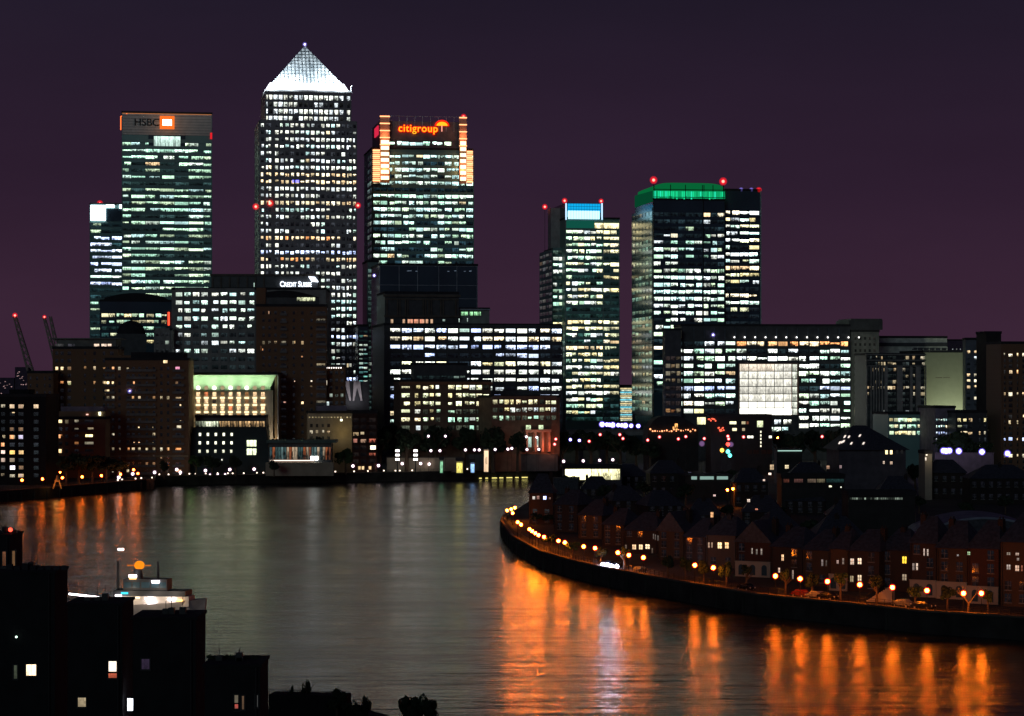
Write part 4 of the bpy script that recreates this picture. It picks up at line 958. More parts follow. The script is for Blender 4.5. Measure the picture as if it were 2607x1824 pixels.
# beige block
b = Bld('apartment_block', 'low beige rendered block with dim amber windows beside the round tree', 'building', 783, 900, 1110, 1053, 22, beige, rot=6, dim=(.01, .009, .006))
b.grid('front', [(789, 796), (804, 810), (819, 825), (833, 840)], 1084, 16, "1w 6w 1w 0", .62, 'wy', lv=.9, pier=0, band=0, frame=False, blk=.5)
for k in range(14): k_ = rnd.uniform(.1, .9); b.win(788 + 8 * k, 1063, 3, 3, [k_ * v_ for v_ in (1, .8, .4)], pat=.2)
b.win(869, 1070, 5, 5, [4, 4, 2.6], pat=0)
lamp('POINT', 'yellow_wall_lamp', b.root, (b.lx(872), -6, b.lz(1100)), 380, (1, .72, .25), .5)
b.box('setback', 4, b.W - 3, 5, 20, b.H, b.lz(1034), mat('mauve_render', (.26, .22, .28))); b.finish()
b = Bld('apartment_block', 'brick corner block with warm and red lit balconies right of the beige block', 'building', 897, 960, 1100, 1053, 22, redbrick, rot=3, dim=(.01, .007, .006))
b.grid('front', [(900, 913), (918, 932), (940, 956)], 1070, 17.5, "1 1w 4w 3r 3r 3r 1", .62, 'wo', lv=1.0, pier=.2, band=.2, blk=.4)
b.win(950, 1138, 14, 16, [4, 3.2, 2.0], base=-.1, pat=.1)
for px in (915, 924, 942): b.win(px, 1189, 6, 14, [1.8, 1.2, .6], base=-.1)
b.finish()

# left apartment blocks
def aptblock(label, pxl, pxr, Y, yt, depth, m, cols, y0, pitch, toks, bal=None, extra=(), **kw):
    b = Bld('apartment_block', label, 'building', pxl, pxr, Y, yt, depth, m, rot=kw.pop('rot', 2), dim=(.004, .004, .006))
    toks = ' '.join(str(min(4, int(t_[0]) + (1 if rnd.random() < .45 else 0))) for t_ in toks.split())
    b.grid('front', cols, y0, pitch, toks, .55, 'wwo', lv=kw.pop('lv', 1.6), pier=.12, band=.22, blk=.45, dimc=kw.pop('dimc', (.006, .006, .008)))
    if bal:
        q = MB()
        for (p0, p1) in bal:
            for k in range(len(toks.split())):
                zz = b.lz(y0 + pitch * (k + .42)); q.box(b.lx(p0), b.lx(p1), -1.5, -.3, zz, zz + .2); q.box(b.lx(p0), b.lx(p1), -1.55, -1.45, zz + .2, zz + 1.1)
        q.build('balcony', mat('pale_balcony', (.20, .18, .17)), b.root)
    for e in extra: b.win(*e[:4], e[4], base=-.02, pat=.5, blk=.4)
    return b
W_ = (1.8, 1.3, .7); O_ = (1.6, .7, .3); D_ = (.25, .14, .07)
b = aptblock('brown brick apartment block topped by a glazed storey, behind the left blocks', 134, 300, 1100, 889, 22, brownbrick, [(141, 148), (154, 162), (172, 181), (214, 219), (238, 244), (262, 268), (280, 289)], 900, 18.9, "0 0 1 0 1 0 0 0 0 0 0 0 0 0 0", extra=((145, 939, 7, 9, W_), (158, 939, 6, 9, W_), (177, 939, 8, 9, D_), (147, 976, 4, 9, W_), (177, 977, 7, 9, (.6, .6, .3)), (147, 1011, 4, 9, W_), (301 - 12, 977, 6, 10, D_)))
b.box('top_storey', 2, b.W - 1, 1.5, 20, b.H, b.lz(864), greydim)
for px, w, c in ((150, 20, (.05, .05, .05)), (180, 16, (.04, .04, .05)), (245, 13, (1.1, .8, .6)), (264, 13, (1.2, .9, .7)), (278, 10, (1.1, .8, .6))): b.cell('front', b.lx(px - w / 2), b.lx(px + w / 2), b.lz(889), b.lz(876), c, None, .9, .5, 0, 1.48)
MB().box(-1, b.W + 1, -.5, 21, b.lz(864), b.lz(861)).build('roof_slab', greydim, b.root); b.finish()
b = aptblock('big dark brick apartment block with curved balconies and scattered warm windows', 268, 480, 1075, 918, 24, brownbrick, [(272, 278), (285, 291), (301, 307), (323, 330), (336, 343), (352, 358), (371, 377), (389, 395), (408, 414), (425, 431), (447, 461)], 939, 18.7, "1 0 0 1 0 0 0 0 1 1 1 2 1 0 2", bal=[(268, 294), (322, 398), (440, 470)],
    extra=((273, 977, 12, 11, (3.2, 2.4, 1.2)), (286, 977, 7, 11, W_), (275, 998, 15, 11, W_), (288, 939, 5, 9, O_), (343, 975, 8, 9, O_), (255 + 16, 1054 + 40, 10, 10, O_), (353, 1093, 4, 12, W_), (364, 1093, 4, 12, (.8, .5, .3)), (388, 1093, 3, 12, W_), (346, 1115, 4, 12, O_), (348, 1132, 16, 12, (1.4, .8, .4)), (365, 1132, 6, 12, O_), (388, 1134, 4, 14, W_), (450, 937, 15, 10, (1.6, .6, .9)), (421, 916 + 5, 10, 8, W_), (449, 978, 8, 12, D_), (460, 1034, 5, 8, W_), (460, 1074, 4, 6, W_), (460, 1094, 4, 9, W_), (373, 1180, 7, 9, D_), (393, 1182, 8, 9, D_), (346, 1150, 7, 8, (.4, .4, .5)), (366, 1151, 4, 6, O_), (334, 1148, 22, 3, W_)))
b.box('penthouse', b.lx(332), b.lx(466), 2, 20, b.H, b.lz(897), roofmat)
b.box('penthouse', b.lx(270), b.lx(332), 3, 20, b.H, b.lz(905), brownbrick)
b.pbox('stone_band', 268, 480, 1160, 1164, mat('sandstone', (.35, .25, .15), .8), -.8, 0)
beacon(b.root, (b.lx(331), -1.2, b.lz(997)), 1.2, 'violet')
b.finish()
b = aptblock('small brown block between the far left dark block and the topped block', 70, 136, 1085, 951, 20, brownbrick, [(76, 80), (92, 97), (112, 116), (124, 130)], 964, 18.5, "0 0 0 0 0 1", extra=((80, 1010, 6, 3, W_),)); b.finish()
b = aptblock('orange lit apartment block with white balconies and a grey flat roof', 112, 268, 1045, 1068, 16, yellowbrick, [(114, 122), (126, 134), (144, 158), (166, 174), (190, 200), (216, 238)], 1052 + 22, 18.7, "1 2 2 2 2 2 1", bal=[(113, 138), (186, 240)], lv=.8,
    extra=((150, 1071, 16, 12, (3, 2.2, 1.1)), (227, 1111, 18, 13, (3, 2.3, 1.0)), (150, 1111, 8, 14, O_), (152, 1149, 9, 14, (2, 1.3, .6)), (254, 1054, 6, 9, (3, 3, 2)), (222, 1056, 6, 3, (2, 1, .8)), (153, 1122, 6, 3, W_)))
b.box('roof_block', b.lx(152), b.W - 1, 3, 14, b.H, b.lz(1036), mat('mauve_render', (.26, .22, .28)))
b.box('upper_storey', b.lx(143), b.W, 0.8, 15, b.H, b.lz(1048), yellowbrick); b.finish()
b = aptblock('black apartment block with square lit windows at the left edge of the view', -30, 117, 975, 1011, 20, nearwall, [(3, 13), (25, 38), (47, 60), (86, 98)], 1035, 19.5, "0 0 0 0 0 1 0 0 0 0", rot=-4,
    extra=((30, 1033, 13, 14, (1.3, .95, .6)), (53, 1034, 12, 14, (.6, .4, .25)), (92, 1033, 12, 14, (1.3, .95, .6)), (34, 1050, 6, 4, W_), (53, 1093, 11, 9, D_), (30, 1093, 9, 8, D_), (30, 1112, 10, 13, O_), (53, 1112, 11, 13, (1, .9, 1.2)), (7, 1132, 8, 10, O_), (8, 1150, 10, 11, (2, 1.4, 1.2)), (31, 1152, 13, 14, (1.9, 1.1, .3)), (54, 1152, 12, 14, (1.1, .7, .3)), (8, 1171, 10, 11, (.7, .5, .4)), (31, 1171, 12, 11, (.4, .3, .2)), (54, 1190, 11, 11, D_), (32, 1189, 12, 14, (4, 3.8, 4.4)), (53, 1212, 6, 10, (.7, .5, .4))))
b.box('plant_room', b.lx(18), b.lx(68), 3, 12, b.H, b.lz(992), nearwall); b.finish()
b = aptblock('red brick corner block behind the leftmost quay lamps', 84, 150, 1020, 1172, 14, redbrick, [(90, 96), (104, 110), (118, 124), (134, 140)], 1186, 18, "0 0", extra=((124, 1191, 5, 4, W_),)); b.finish()
# far haze skyline
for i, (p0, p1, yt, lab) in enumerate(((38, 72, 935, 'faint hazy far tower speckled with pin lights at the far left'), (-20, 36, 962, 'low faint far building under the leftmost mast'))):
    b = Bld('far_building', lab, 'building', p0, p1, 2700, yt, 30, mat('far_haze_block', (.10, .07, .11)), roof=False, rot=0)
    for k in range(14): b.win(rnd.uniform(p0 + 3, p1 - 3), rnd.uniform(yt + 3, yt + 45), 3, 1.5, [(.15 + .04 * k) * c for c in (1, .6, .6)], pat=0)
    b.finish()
# dome masts
for px0_, py0_, px1_, r_, lab, bc in ((38, 806, 115, 5.0, 'thick leaning mast with a red lamp, leftmost of the far masts', True), (113, 810, 183, 3.6, 'middle leaning mast with a small red lamp among the far masts', True), (128, 806, 186, 3.4, 'unlit leaning mast, rightmost of the far masts', False)):
    Yd = 2500; r = empty('leaning_mast', (X(px1_, Yd), Yd, GZ)); tag(r, lab, 'mast', 'leaning masts on the far left skyline')
    dx = X(px0_, Yd) - X(px1_, Yd); zz = Z(py0_, Yd) - GZ
    dk_ = mat('mast_steel', (.40, .32, .26), .8)
    q = MB(); bx = (0, 0, 0); tx_ = (dx, 0, zz)
    for sx_, sy_ in ((-1, -1), (1, -1), (1, 1), (-1, 1)): q.tube((sx_ * r_ * .8, sy_ * r_ * .8, 0), (dx + sx_ * r_ * .3, sy_ * r_ * .3, zz), .9, .5, 5)
    for k in range(16):
        a_, c_ = k / 16, (k + 1) / 16; s1 = r_ * (.8 - .5 * a_); s2 = r_ * (.8 - .5 * c_)
        q.tube((dx * a_ - s1, -s1, zz * a_), (dx * c_ + s2, -s2, zz * c_), .6, .6, 4); q.tube((dx * a_ + s1, -s1, zz * a_), (dx * c_ - s2, -s2, zz * c_), .6, .6, 4)
    q.build('lattice_shaft', dk_, r)
    if bc: beacon(r, (dx, 0, zz + 1), 3.2 if r_ > 4 else 2.4, 'red')

# ================================================================== TREES
def crown_mesh(name, seed, r=1.0, n=900, m=None, squash=.85, leafs=.085):
    q = MB(); rr = random.Random(seed)
    clumps = []
    for k in range(15):
        a = rr.uniform(0, 2 * math.pi); e = rr.uniform(-.7, 1); d = rr.uniform(.25, .72)
        clumps.append((math.cos(a) * d, math.sin(a) * d, e * .62, rr.uniform(.22, .42)))
    for k in range(n):
        cx_, cy_, cz_, cr_ = rr.choice(clumps)
        v = Vector((rr.gauss(0, 1), rr.gauss(0, 1), rr.gauss(0, 1))).normalized() * cr_ * rr.uniform(.6, 1.08)
        c = Vector((cx_ + v.x, cy_ + v.y, (cz_ + v.z) * squash)) * r
        nrm = (v.normalized() + Vector((rr.uniform(-.7, .7), rr.uniform(-.7, .7), rr.uniform(-.4, .9)))).normalized()
        a_ = nrm.orthogonal().normalized(); b_ = nrm.cross(a_); s_ = leafs * r * rr.uniform(.6, 1.5)
        th = rr.uniform(0, 6.28); a2 = a_ * math.cos(th) + b_ * math.sin(th); b2 = nrm.cross(a2)
        i = len(q.v); q.v += [tuple(c + a2 * s_), tuple(c + b2 * s_ * .7), tuple(c - a2 * s_), tuple(c - b2 * s_ * .7)]; q.f.append((i, i+1, i+2, i+3))
    return q.mesh(name, m or leaf)
CROWNS = [crown_mesh('crown', 11 + k, 1, 1500, leaf) for k in range(3)]
DCROWNS = [crown_mesh('crown', 31 + k, 1, 1500, leafd, leafs=.10) for k in range(3)]
def trunkmesh(seed):
    q = MB(); rr = random.Random(seed); q.tube((0, 0, 0), (0, 0, .62), .045, .028, 7)
    for k in range(5):
        a = rr.uniform(0, 6.28); q.tube((0, 0, .38 + .05 * k), (math.cos(a) * .26, math.sin(a) * .26, .62 + .06 * k), .02, .008, 5)
    return q.mesh('trunk', bark)
TRUNKS = [trunkmesh(k) for k in range(3)]
def tree(px, Y, ytop, wpx, label, group, dark=True, zb=GZ, name='tree'):
    H = Z(ytop, Y) - zb; r = wpx / 2 * Y / F
    root = empty(name, (X(px, Y), Y, zb), rnd.uniform(0, 6)); tag(root, label, 'tree', group)
    c = bpy.data.objects.new('crown', rnd.choice(DCROWNS if dark else CROWNS)); COL.objects.link(c); c.parent = root
    hz = min(H * .40, r * 1.3); c.location = (0, 0, H - hz * .82); c.scale = (r, r, hz)
    t = bpy.data.objects.new('trunk', rnd.choice(TRUNKS)); COL.objects.link(t); t.parent = root; t.scale = (H, H, H)
    return root
LT = 'dense dark tree in the row behind the far quay'
for px, Y, yt, w in ((968, 1120, 1090, 60), (1000, 1150, 1078, 70), (1035, 1110, 1086, 66), (1072, 1150, 1080, 70), (1108, 1115, 1084, 72), (1146, 1150, 1082, 70), (1182, 1120, 1085, 72), (1220, 1150, 1084, 72), (1255, 1110, 1086, 70), (1290, 1140, 1090, 66), (1318, 1115, 1098, 44)):
    tree(px, Y, yt, w * 1.25, LT, 'trees behind the far quay')
LT = 'dark tree in the mass below the cyan crowned tower'
for px, Y, yt, w in ((1432, 1150, 1098, 60), (1468, 1170, 1094, 60), (1505, 1150, 1096, 60), (1545, 1170, 1098, 60), (1580, 1140, 1100, 60), (1620, 1150, 1110, 60), (1655, 1120, 1120, 60)):
    tree(px, Y, yt, w * 1.2, LT, 'trees below the cyan crowned tower')
LT = 'dark tree in front of the atrium block'
for px, Y, yt, w in ((1990, 1120, 1094, 50), (2030, 1110, 1098, 56), (2075, 1120, 1092, 56), (2112, 1090, 1096, 50), (2150, 1060, 1092, 60)):
    tree(px, Y, yt, w * 1.2, LT, 'trees in front of the atrium block')
LT = 'dark tree behind the orange quay lamps at the left'
for px, Y, yt, w in ((168, 975, 1160, 50), (200, 985, 1152, 54), (235, 990, 1158, 54), (270, 1000, 1160, 54), (300, 1005, 1168, 44)):
    tree(px, Y, yt, w * 1.25, LT, 'trees behind the orange quay lamps')
tree(418, 1038, 1172, 30, 'small dark round tree before the big brick apartment block', None)
tree(500, 1060, 1158, 46, 'green lit tree at the left foot of the cubic building', None, False); tree(540, 1062, 1160, 60, 'dark tree before the middle of the cubic building', None); tree(600, 1064, 1160, 50, 'dark tree before the right half of the cubic building', None)
tree(698, 1056, 1172, 36, 'small round tree between the cubic building and the pavilion', None)
tree(880, 1085, 1140, 60, 'round dark green tree before the beige block', None, False); tree(806, 1090, 1112, 50, 'dark tree crown behind the pavilion roof', None)
tree(2432, 1050, 1092, 130, 'big round dark green tree above the violet lamps', None, False)
tree(2500, 1060, 1118, 70, 'dark green tree right of the big round tree by the violet lamps', None, False)
# lit green light under tree
lamp('POINT', 'tree_lamp', None, (X(488, 1052), 1052, 12), 70, (.5, 1, .3), .5)
# right bank trees between the houses and the river road
def bank_xy(px):
    for i in range(3, len(right_bank) - 1):
        (xa, ya), (xb, yb_) = right_bank[i], right_bank[i+1]
        pa, pb = CX + xa * F / ya, CX + xb * F / yb_
        if pa <= px <= pb:
            # intersect ray with the segment
            t = (px - CX) / F; dx, dy = xb - xa, yb_ - ya; s_ = (t * ya - xa) / (dx - t * dy); return ya + dy * s_
    return right_bank[-1][1]
spec = ['slender', 'bushy', 'leaning', 'small', 'broad', 'thin']
near = {1400: 'just inland of the tight lamp cluster at the bend', 1458: 'by the second pair of river lamps', 1530: 'left of the parked car headlights', 1590: 'above the parked car headlights', 1700: 'in the dark gap of the lamp row', 1745: 'left of the lone lamp pair', 1792: 'between the lone lamp pair', 1850: 'right of the lone lamp pair', 1900: 'before the orange arched doorway', 2000: 'between the first and second lamps of the right row', 2068: 'beside the red car', 2140: 'before the white arched house', 2232: 'beside the sloping stair', 2330: 'by the two parked dark cars', 2412: 'left of the forked bare tree', 2515: 'right of the forked bare tree'}
for i, (px, s_) in enumerate(near.items()):
    Y = bank_xy(px) + 9
    tree(px, Y, HY + (CZ - GZ - rnd.uniform(4.2, 6.0)) * F / Y, rnd.uniform(30, 46), spec[i % 6] + ' street tree ' + s_, None, i % 2 == 0)
for px, y_, s_ in ((1365, 1318, 'dark tree left of the house at the river bend'), (1395, 1322, 'dark tree right of the house at the river bend')):
    tree(px, 700, y_ - 12, 34, s_, None)
# bare forked tree lit by the lamps
Yt = bank_xy(2462) + 3.5; root = empty('bare_tree', (X(2464, Yt), Yt, GZ)); tag(root, 'leafless forked tree lit orange between the last two river lamps', 'tree')
q = MB(); q.tube((0, 0, 0), (.15, 0, 1.9), .22, .15, 7); q.build('trunk', bark, root)
q = MB(); rr = random.Random(5)
def br(p, d, l, r_, dep):
    e = p + d * l; q.tube(p, e, r_, r_ * .6, 5)
    if dep:
        for k in range(2 if dep > 1 else 3):
            nd = (d + Vector((rr.uniform(-.7, .7), rr.uniform(-.5, .5), rr.uniform(-.1, .5)))).normalized(); br(e, nd, l * .68, r_ * .6, dep - 1)
br(Vector((.15, 0, 1.85)), Vector((-.55, 0, .85)).normalized(), 1.3, .13, 4); br(Vector((.15, 0, 1.85)), Vector((.6, .1, .8)).normalized(), 1.4, .13, 4)
q.build('limb', bark, root)

# ================================================================== LAMPS
ORB = emi('sodium_bulb', (1.0, 0.205, 0.008), 215, True)
ORQ = emi('sodium_bulb_quay', (1.0, 0.19, 0.012), 75, True)
ORW = emi('sodium_bulb_far', (1.0, 0.34, 0.05), 100, True)
WHB = emi('white_lamp_bulb', (1.0, 0.80, 0.72), 5, True)
VIB = emi('violet_lamp_bulb', (0.6, 0.5, 1.0), 14, True)
REDB = emi('red_lamp_bulb', (1.0, .40, .35), 4, True)
GL = {'q': halo_shell('sodium_halo', (1.0, .03, .02), .36), 'o': halo_shell('sodium_halo', (1.0, .03, .02), .30), 'w': halo_shell('white_halo', (.40, .2, .5), .08), 'v': halo_shell('violet_halo', (.22, .16, 1.0), .35), 'r': halo_shell('red_halo', (1, .03, .05), .28)}
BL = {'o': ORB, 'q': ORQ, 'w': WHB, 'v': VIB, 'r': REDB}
PROTO = {}
def street_lamp(px, py, Y, kind, label, group, r=.62, zb=GZ, bulb=.54):
    key = (kind, r, bulb)
    if key not in PROTO:
        root = empty('street_lamp', (0, 0, 0)); 
        MB().tube((0, 0, 0), (0, 0, 1), .07, .05, 8).build('post', iron, root)
        MB().tube((0, 0, 0), (0, 0, .5), .16, .10, 8).build('base', iron, root)
        g_ = MB().ball((0, 0, 0), r, 14, 9).ball((0, 0, 0), r * .84, 12, 8).ball((0, 0, 0), r * .7, 12, 8).build('globe', GL[kind], root, smooth=True)  # halo built as nested glowing shells; only the bulb is the lamp
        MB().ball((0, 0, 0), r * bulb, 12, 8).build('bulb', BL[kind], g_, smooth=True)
        MB().tube((0, 0, 0), (0, 0, .14), r * .35, .05, 8).build('cap', iron, root)
        PROTO[key] = root; o = root
    else: o = copytree(PROTO[key])
    z = Z(py, Y); H = max(.8, z - zb); o.location = (X(px, Y), Y, zb)
    for ch in o.children:
        n_ = ch.name.split('.')[0]
        if n_ == 'post': ch.scale = (1, 1, H - r)
        elif n_ == 'globe': ch.location = (0, 0, H)
        elif n_ == 'cap': ch.location = (0, 0, H + r)
    tag(o, label, 'street lamp', group); return o
ordw = 'first second third fourth fifth sixth seventh eighth ninth tenth eleventh twelfth thirteenth fourteenth fifteenth sixteenth seventeenth eighteenth nineteenth twentieth'.split()
def ordinal(i): return ordw[i] if i < 20 else 'twenty-' + ordw[i - 20]
RB = [(1318, 1330), (1326.5, 1336), (1348, 1348), (1355, 1353), (1363, 1358), (1371, 1363), (1385, 1367.6), (1421.6, 1377.5), (1438, 1381.5), (1486, 1392), (1515, 1396), (1573, 1407.5), (1601, 1414), (1638, 1420), (1769, 1439.5), (1816, 1446), (1974, 1467), (2037, 1474), (2106.5, 1481), (2189, 1489), (2272, 1496), (2360, 1504), (2453, 1511), (2498.5, 1511)]
for i, (px, py) in enumerate(RB):
    Y = bank_xy(px) + 1.6
    street_lamp(px, py, Y, 'o', 'orange globe lamp on the curved river wall, %s from the right end of the row' % ordinal(len(RB) - 1 - i), 'orange globe lamps along the curved river wall')
tip = [(1291, 1300, 707, 'leftmost orange lamp of the cluster at the tip of the river bend'), (1301.5, 1297, 715, 'second orange lamp from the left in the cluster at the bend tip'), (1305, 1307, 700, 'lowest orange lamp of the cluster at the bend tip'), (1311, 1293, 722, 'highest orange lamp of the cluster at the bend tip')]
for px, py, Y, l in tip: street_lamp(px, py, Y, 'o', l, 'orange lamps at the bend tip')
for px, py, Y, i in ((56, 1223, 922, 0), (108, 1220, 938, 1), (159, 1217, 955, 2), (209, 1214.6, 968, 3), (258, 1211.6, 983, 4), (307, 1208, 996, 5), (340, 1196.6, 1006, 6), (351, 1206, 1008, 7)):
    street_lamp(px, py, Y, 'q', 'orange lamp on the left quay, %s from the left edge of the view' % ordinal(i), 'orange lamps on the left quay', r=.75)
street_lamp(153, 1203, 948, 'q', 'tall orange lamp rising over the lit A shaped frame', None, r=.55)
Wl = [(302.5, 1216, 0), (338, 1207, 0), (393.6, 1203, 0), (450, 1196, 0), (459, 1203, 0), (523, 1198.5, 0), (585, 1196, 0), (647, 1195, 0), (757, 1190.5, 0), (832, 1189, 0), (898.5, 1187, 0), (963.5, 1186, 0), (1024, 1181, 0), (1071, 1180.7, 0), (1092.6, 1182, 0), (1156.6, 1180.7, 0), (1285, 1176.5, 0), (1306, 1178.6, 0), (1435, 1175, 0), (1485, 1174, 0), (1526.7, 1172.6, 0), (1560, 1171, 0)]
def fbY(px):
    for i in range(len(far_bank) - 1):
        (xa, ya), (xb, yb_) = far_bank[i], far_bank[i+1]; pa, pb = CX + xa * F / ya, CX + xb * F / yb_
        if pa <= px <= pb:
            t = (px - CX) / F; dx, dy = xb - xa, yb_ - ya; return ya + dy * (t * ya - xa) / (dx - t * dy)
    return far_bank[-1][1]
for i, (px, py, _) in enumerate(Wl):
    street_lamp(px, py, fbY(px) + 3, 'w', 'white globe lamp along the far quay edge, %s from the left' % ordinal(i), 'white lamps along the far quay edge', r=1.0, bulb=.6)
for i, (px, py) in enumerate(((535, 1209), (554.5, 1212), (573.5, 1208))): street_lamp(px, py, fbY(px) + 1.6, 'w', ('left', 'middle', 'right')[i] + ' one of three low white lamps before the cubic building', 'low white lamps before the cubic building', r=.8, bulb=.7)
up = [(1013, 1148), (1057, 1148), (1097, 1148), (1120, 1148), (1185, 1146), (1208, 1146), (1220, 1146), (1260.6, 1145), (1293, 1144), (1303, 1142), (1341.6, 1145), (1371.6, 1144.6)]
for i, (px, py) in enumerate(up):
    street_lamp(px, py, 1090, 'w', 'white lamp under the far trees, %s from the left of the upper terrace' % ordinal(i), 'white lamps on the upper terrace', r=.85, bulb=.62, zb=GZ)
for i, (px, py) in enumerate(((1090.7, 1111), (1134, 1111), (1340, 1112.5), (1366.5, 1114))): street_lamp(px, py, 1085, 'w', ('tall white lamp over the middle of the quay trees', 'tall white lamp over the quay trees, right of its neighbour', 'tall white lamp left of the red lit portico', 'tall white lamp right over the red lit portico')[i], None, r=.8, bulb=.6)
for px, py, k_, l in ((1415, 1118.5, 'r', 'upper reddish lamp right of the red portico'), (1412, 1131.5, 'r', 'lower reddish lamp right of the red portico'), (1452, 1120, 'v', 'violet lamp, left of a pair below the cyan tower'), (1475, 1122, 'v', 'violet lamp, right of a pair below the cyan tower'), (1500, 1124, 'r', 'reddish lamp right of the violet pair'), (1528, 1107, 'r', 'small red lamp on a pole above the dark trees'), (1578, 1107, 'r', 'small red lamp left of a brighter reddish lamp'), (1586, 1117, 'r', 'bright reddish lamp below the lit bridge'), (1649, 1121, 'r', 'pinkish lamp left of the barrel roof'), (1679, 1113, 'r', 'pinkish lamp before the barrel roof'), (1727, 1118, 'r', 'left orange pink lamp by the road junction'), (1746, 1112, 'r', 'higher orange pink lamp by the road junction'), (1793, 1117, 'r', 'pink lamp over the junction headlights'), (1853, 1111, 'r', 'upper of two pink lamps over the traffic lights'), (1855, 1118, 'r', 'lower of two pink lamps over the traffic lights'), (1893, 1113, 'r', 'pink lamp beside the white shop windows'), (1980, 1115, 'o', 'bright orange lamp in the trees below the atrium block'), (2093, 1112, 'r', 'large pink lamp before the right end of the atrium block')):
    street_lamp(px, py, 1060, k_, l, None, r=.8 if k_ != 'o' else .6, bulb=.55)
for px, py, l in ((2402, 1148, 'violet lamp, leftmost under the big round tree'), (2409, 1149, 'violet lamp, second under the big round tree'), (2417, 1148, 'violet lamp, third under the big round tree'), (2441, 1149, 'lone violet lamp right of the trio under the round tree'), (2500, 1151, 'violet lamp below the two tower blocks'), (2565, 1155, 'violet lamp nearest the right edge')):
    street_lamp(px, py, 1020, 'v', l, None, r=1.5, bulb=.6)
for i, px in enumerate((1533, 1545, 1552, 1560, 1574, 1583, 1592, 1607, 1625)):
    street_lamp(px, 1081 + .5 * i, 1250, 'v', 'violet white lamp of the bridge row below the cyan tower, %s from the left' % ordinal(i), 'violet lamps on the bridge', r=1.3 if i % 3 else 1.7, bulb=.6, zb=22)
for px, py, l in ((1852, 1274, 'right lamp'), (1866, 1271, 'left lamp')):
    pass
street_lamp(1852, 1248, 800, 'o', 'left of two orange lamps glowing among the dark inland roofs', None); street_lamp(1866, 1245, 800, 'o', 'right of two orange lamps glowing among the dark inland roofs', None)
street_lamp(2330, 1362, 500, 'w', 'single white flood lamp under the eave of the long curved roof', None, r=.6, bulb=.75)
# bridge deck under violet lamps
r = empty('road_bridge', (X(1460, 1250), 1250, GZ)); tag(r, 'pale road bridge carrying violet lamps below the cyan tower', 'bridge')
L_ = X(1645, 1250) - X(1440, 1250); MB().box(-4, L_, -2, 10, 14.0, 15.9).build('deck', concrete, r)
for k in range(4): MB().box(3 + k * 11, 5 + k * 11, 0, 8, 0, 14).build('pier', concrete, r)
MB().box(-4, L_, -2.2, -2, 15.9, 16.9).build('parapet', mat('pale_balcony', (.20, .18, .17)), r)

# ================================================================== RIGHT BANK HOUSES
lit_r = [(1359, 1268, 6, 7, (1.2, 1.1, 1)), (1370, 1267, 6, 8, (.5, .25, .2)), (1387, 1268, 7, 8, (2.5, 3, 6)), (1400, 1269, 4, 4, (.4, .2, .15)), (1615, 1393, 9, 12, (1.6, 1.0, .55)), (1632, 1393, 9, 12, (1.6, 1.1, .6)), (1649, 1392, 10, 11, (2, 1.5, .9)), (1594, 1392, 4, 9, (.2, .14, .1)), (1664, 1366, 2, 13, (.3, .25, .22)), (1669, 1368, 2, 13, (.3, .25, .22)), (1676, 1370, 3, 13, (.3, .25, .22)), (1661, 1402, 3, 12, (.2, .14, .1)),
 (1805, 1388, 3, 13, (.9, .6, .4)), (1813, 1388, 3, 13, (.9, .6, .4)), (1833, 1389, 10, 15, (2.0, 1.4, .7)), (1851, 1389, 9, 15, (1.7, 1.1, .55)), (1915, 1403, 3, 14, (.6, .5, .42)), (1927, 1405, 3, 13, (.4, .35, .3)), (1939, 1405, 3, 15, (.6, .5, .42)), (1915, 1445, 3, 16, (.8, .65, .5)), (1927, 1445, 3, 15, (1, .8, .65)), (1993, 1420, 5, 15, (2.2, 1.3, .7)), (1984, 1452, 4, 12, (1.2, .8, .6)), (2019, 1463, 3, 22, (.7, .5, .4)), (2094, 1433, 4, 16, (.4, .32, .3)), (2104, 1434, 3, 14, (.15, .12, .1)), (2133, 1431, 4, 8, (1.2, .8, .7)), (2147, 1429, 4, 15, (.3, .22, .18)),
 (2170, 1430, 9, 15, (.9, .7, .55)), (2189, 1429, 9, 15, (1.2, .95, .7)), (2169, 1474, 8, 15, (.5, .38, .22)), (2189, 1472, 9, 15, (1.1, .8, .5)), (2303, 1426, 10, 17, (2.4, 1.6, .12)), (2303, 1470, 10, 15, (.4, .3, .2)), (2353, 1406, 2.5, 17, (1.7, 1.3, 1.1)), (2362, 1407, 2.5, 17, (1.5, 1.2, 1)), (2326, 1443, 4, 17, (.5, .4, .35)), (2335, 1443, 4, 17, (1.2, .9, .7)), (2439, 1414, 3, 3, (1.5, 1.5, 1.5)), (2467, 1409, 6, 8, (.6, .9, .5)), (2547, 1451, 2, 16, (.8, .7, .6)),
 (2568, 1410, 9, 6, (.3, .25, .2)), (2590, 1411, 8, 6, (.7, .5, .4)), (2592, 1424, 5, 6, (.5, .4, .35)), (2568, 1444, 9, 12, (.5, .4, .35)), (2590, 1447, 9, 14, (1.1, .7, .5)), (2590, 1564, 9, 22, (.5, .28, .14)), (1813, 1311, 6, 13, (1.5, .8, .35)), (2602, 1447, 3, 14, (.6, .2, .12))]
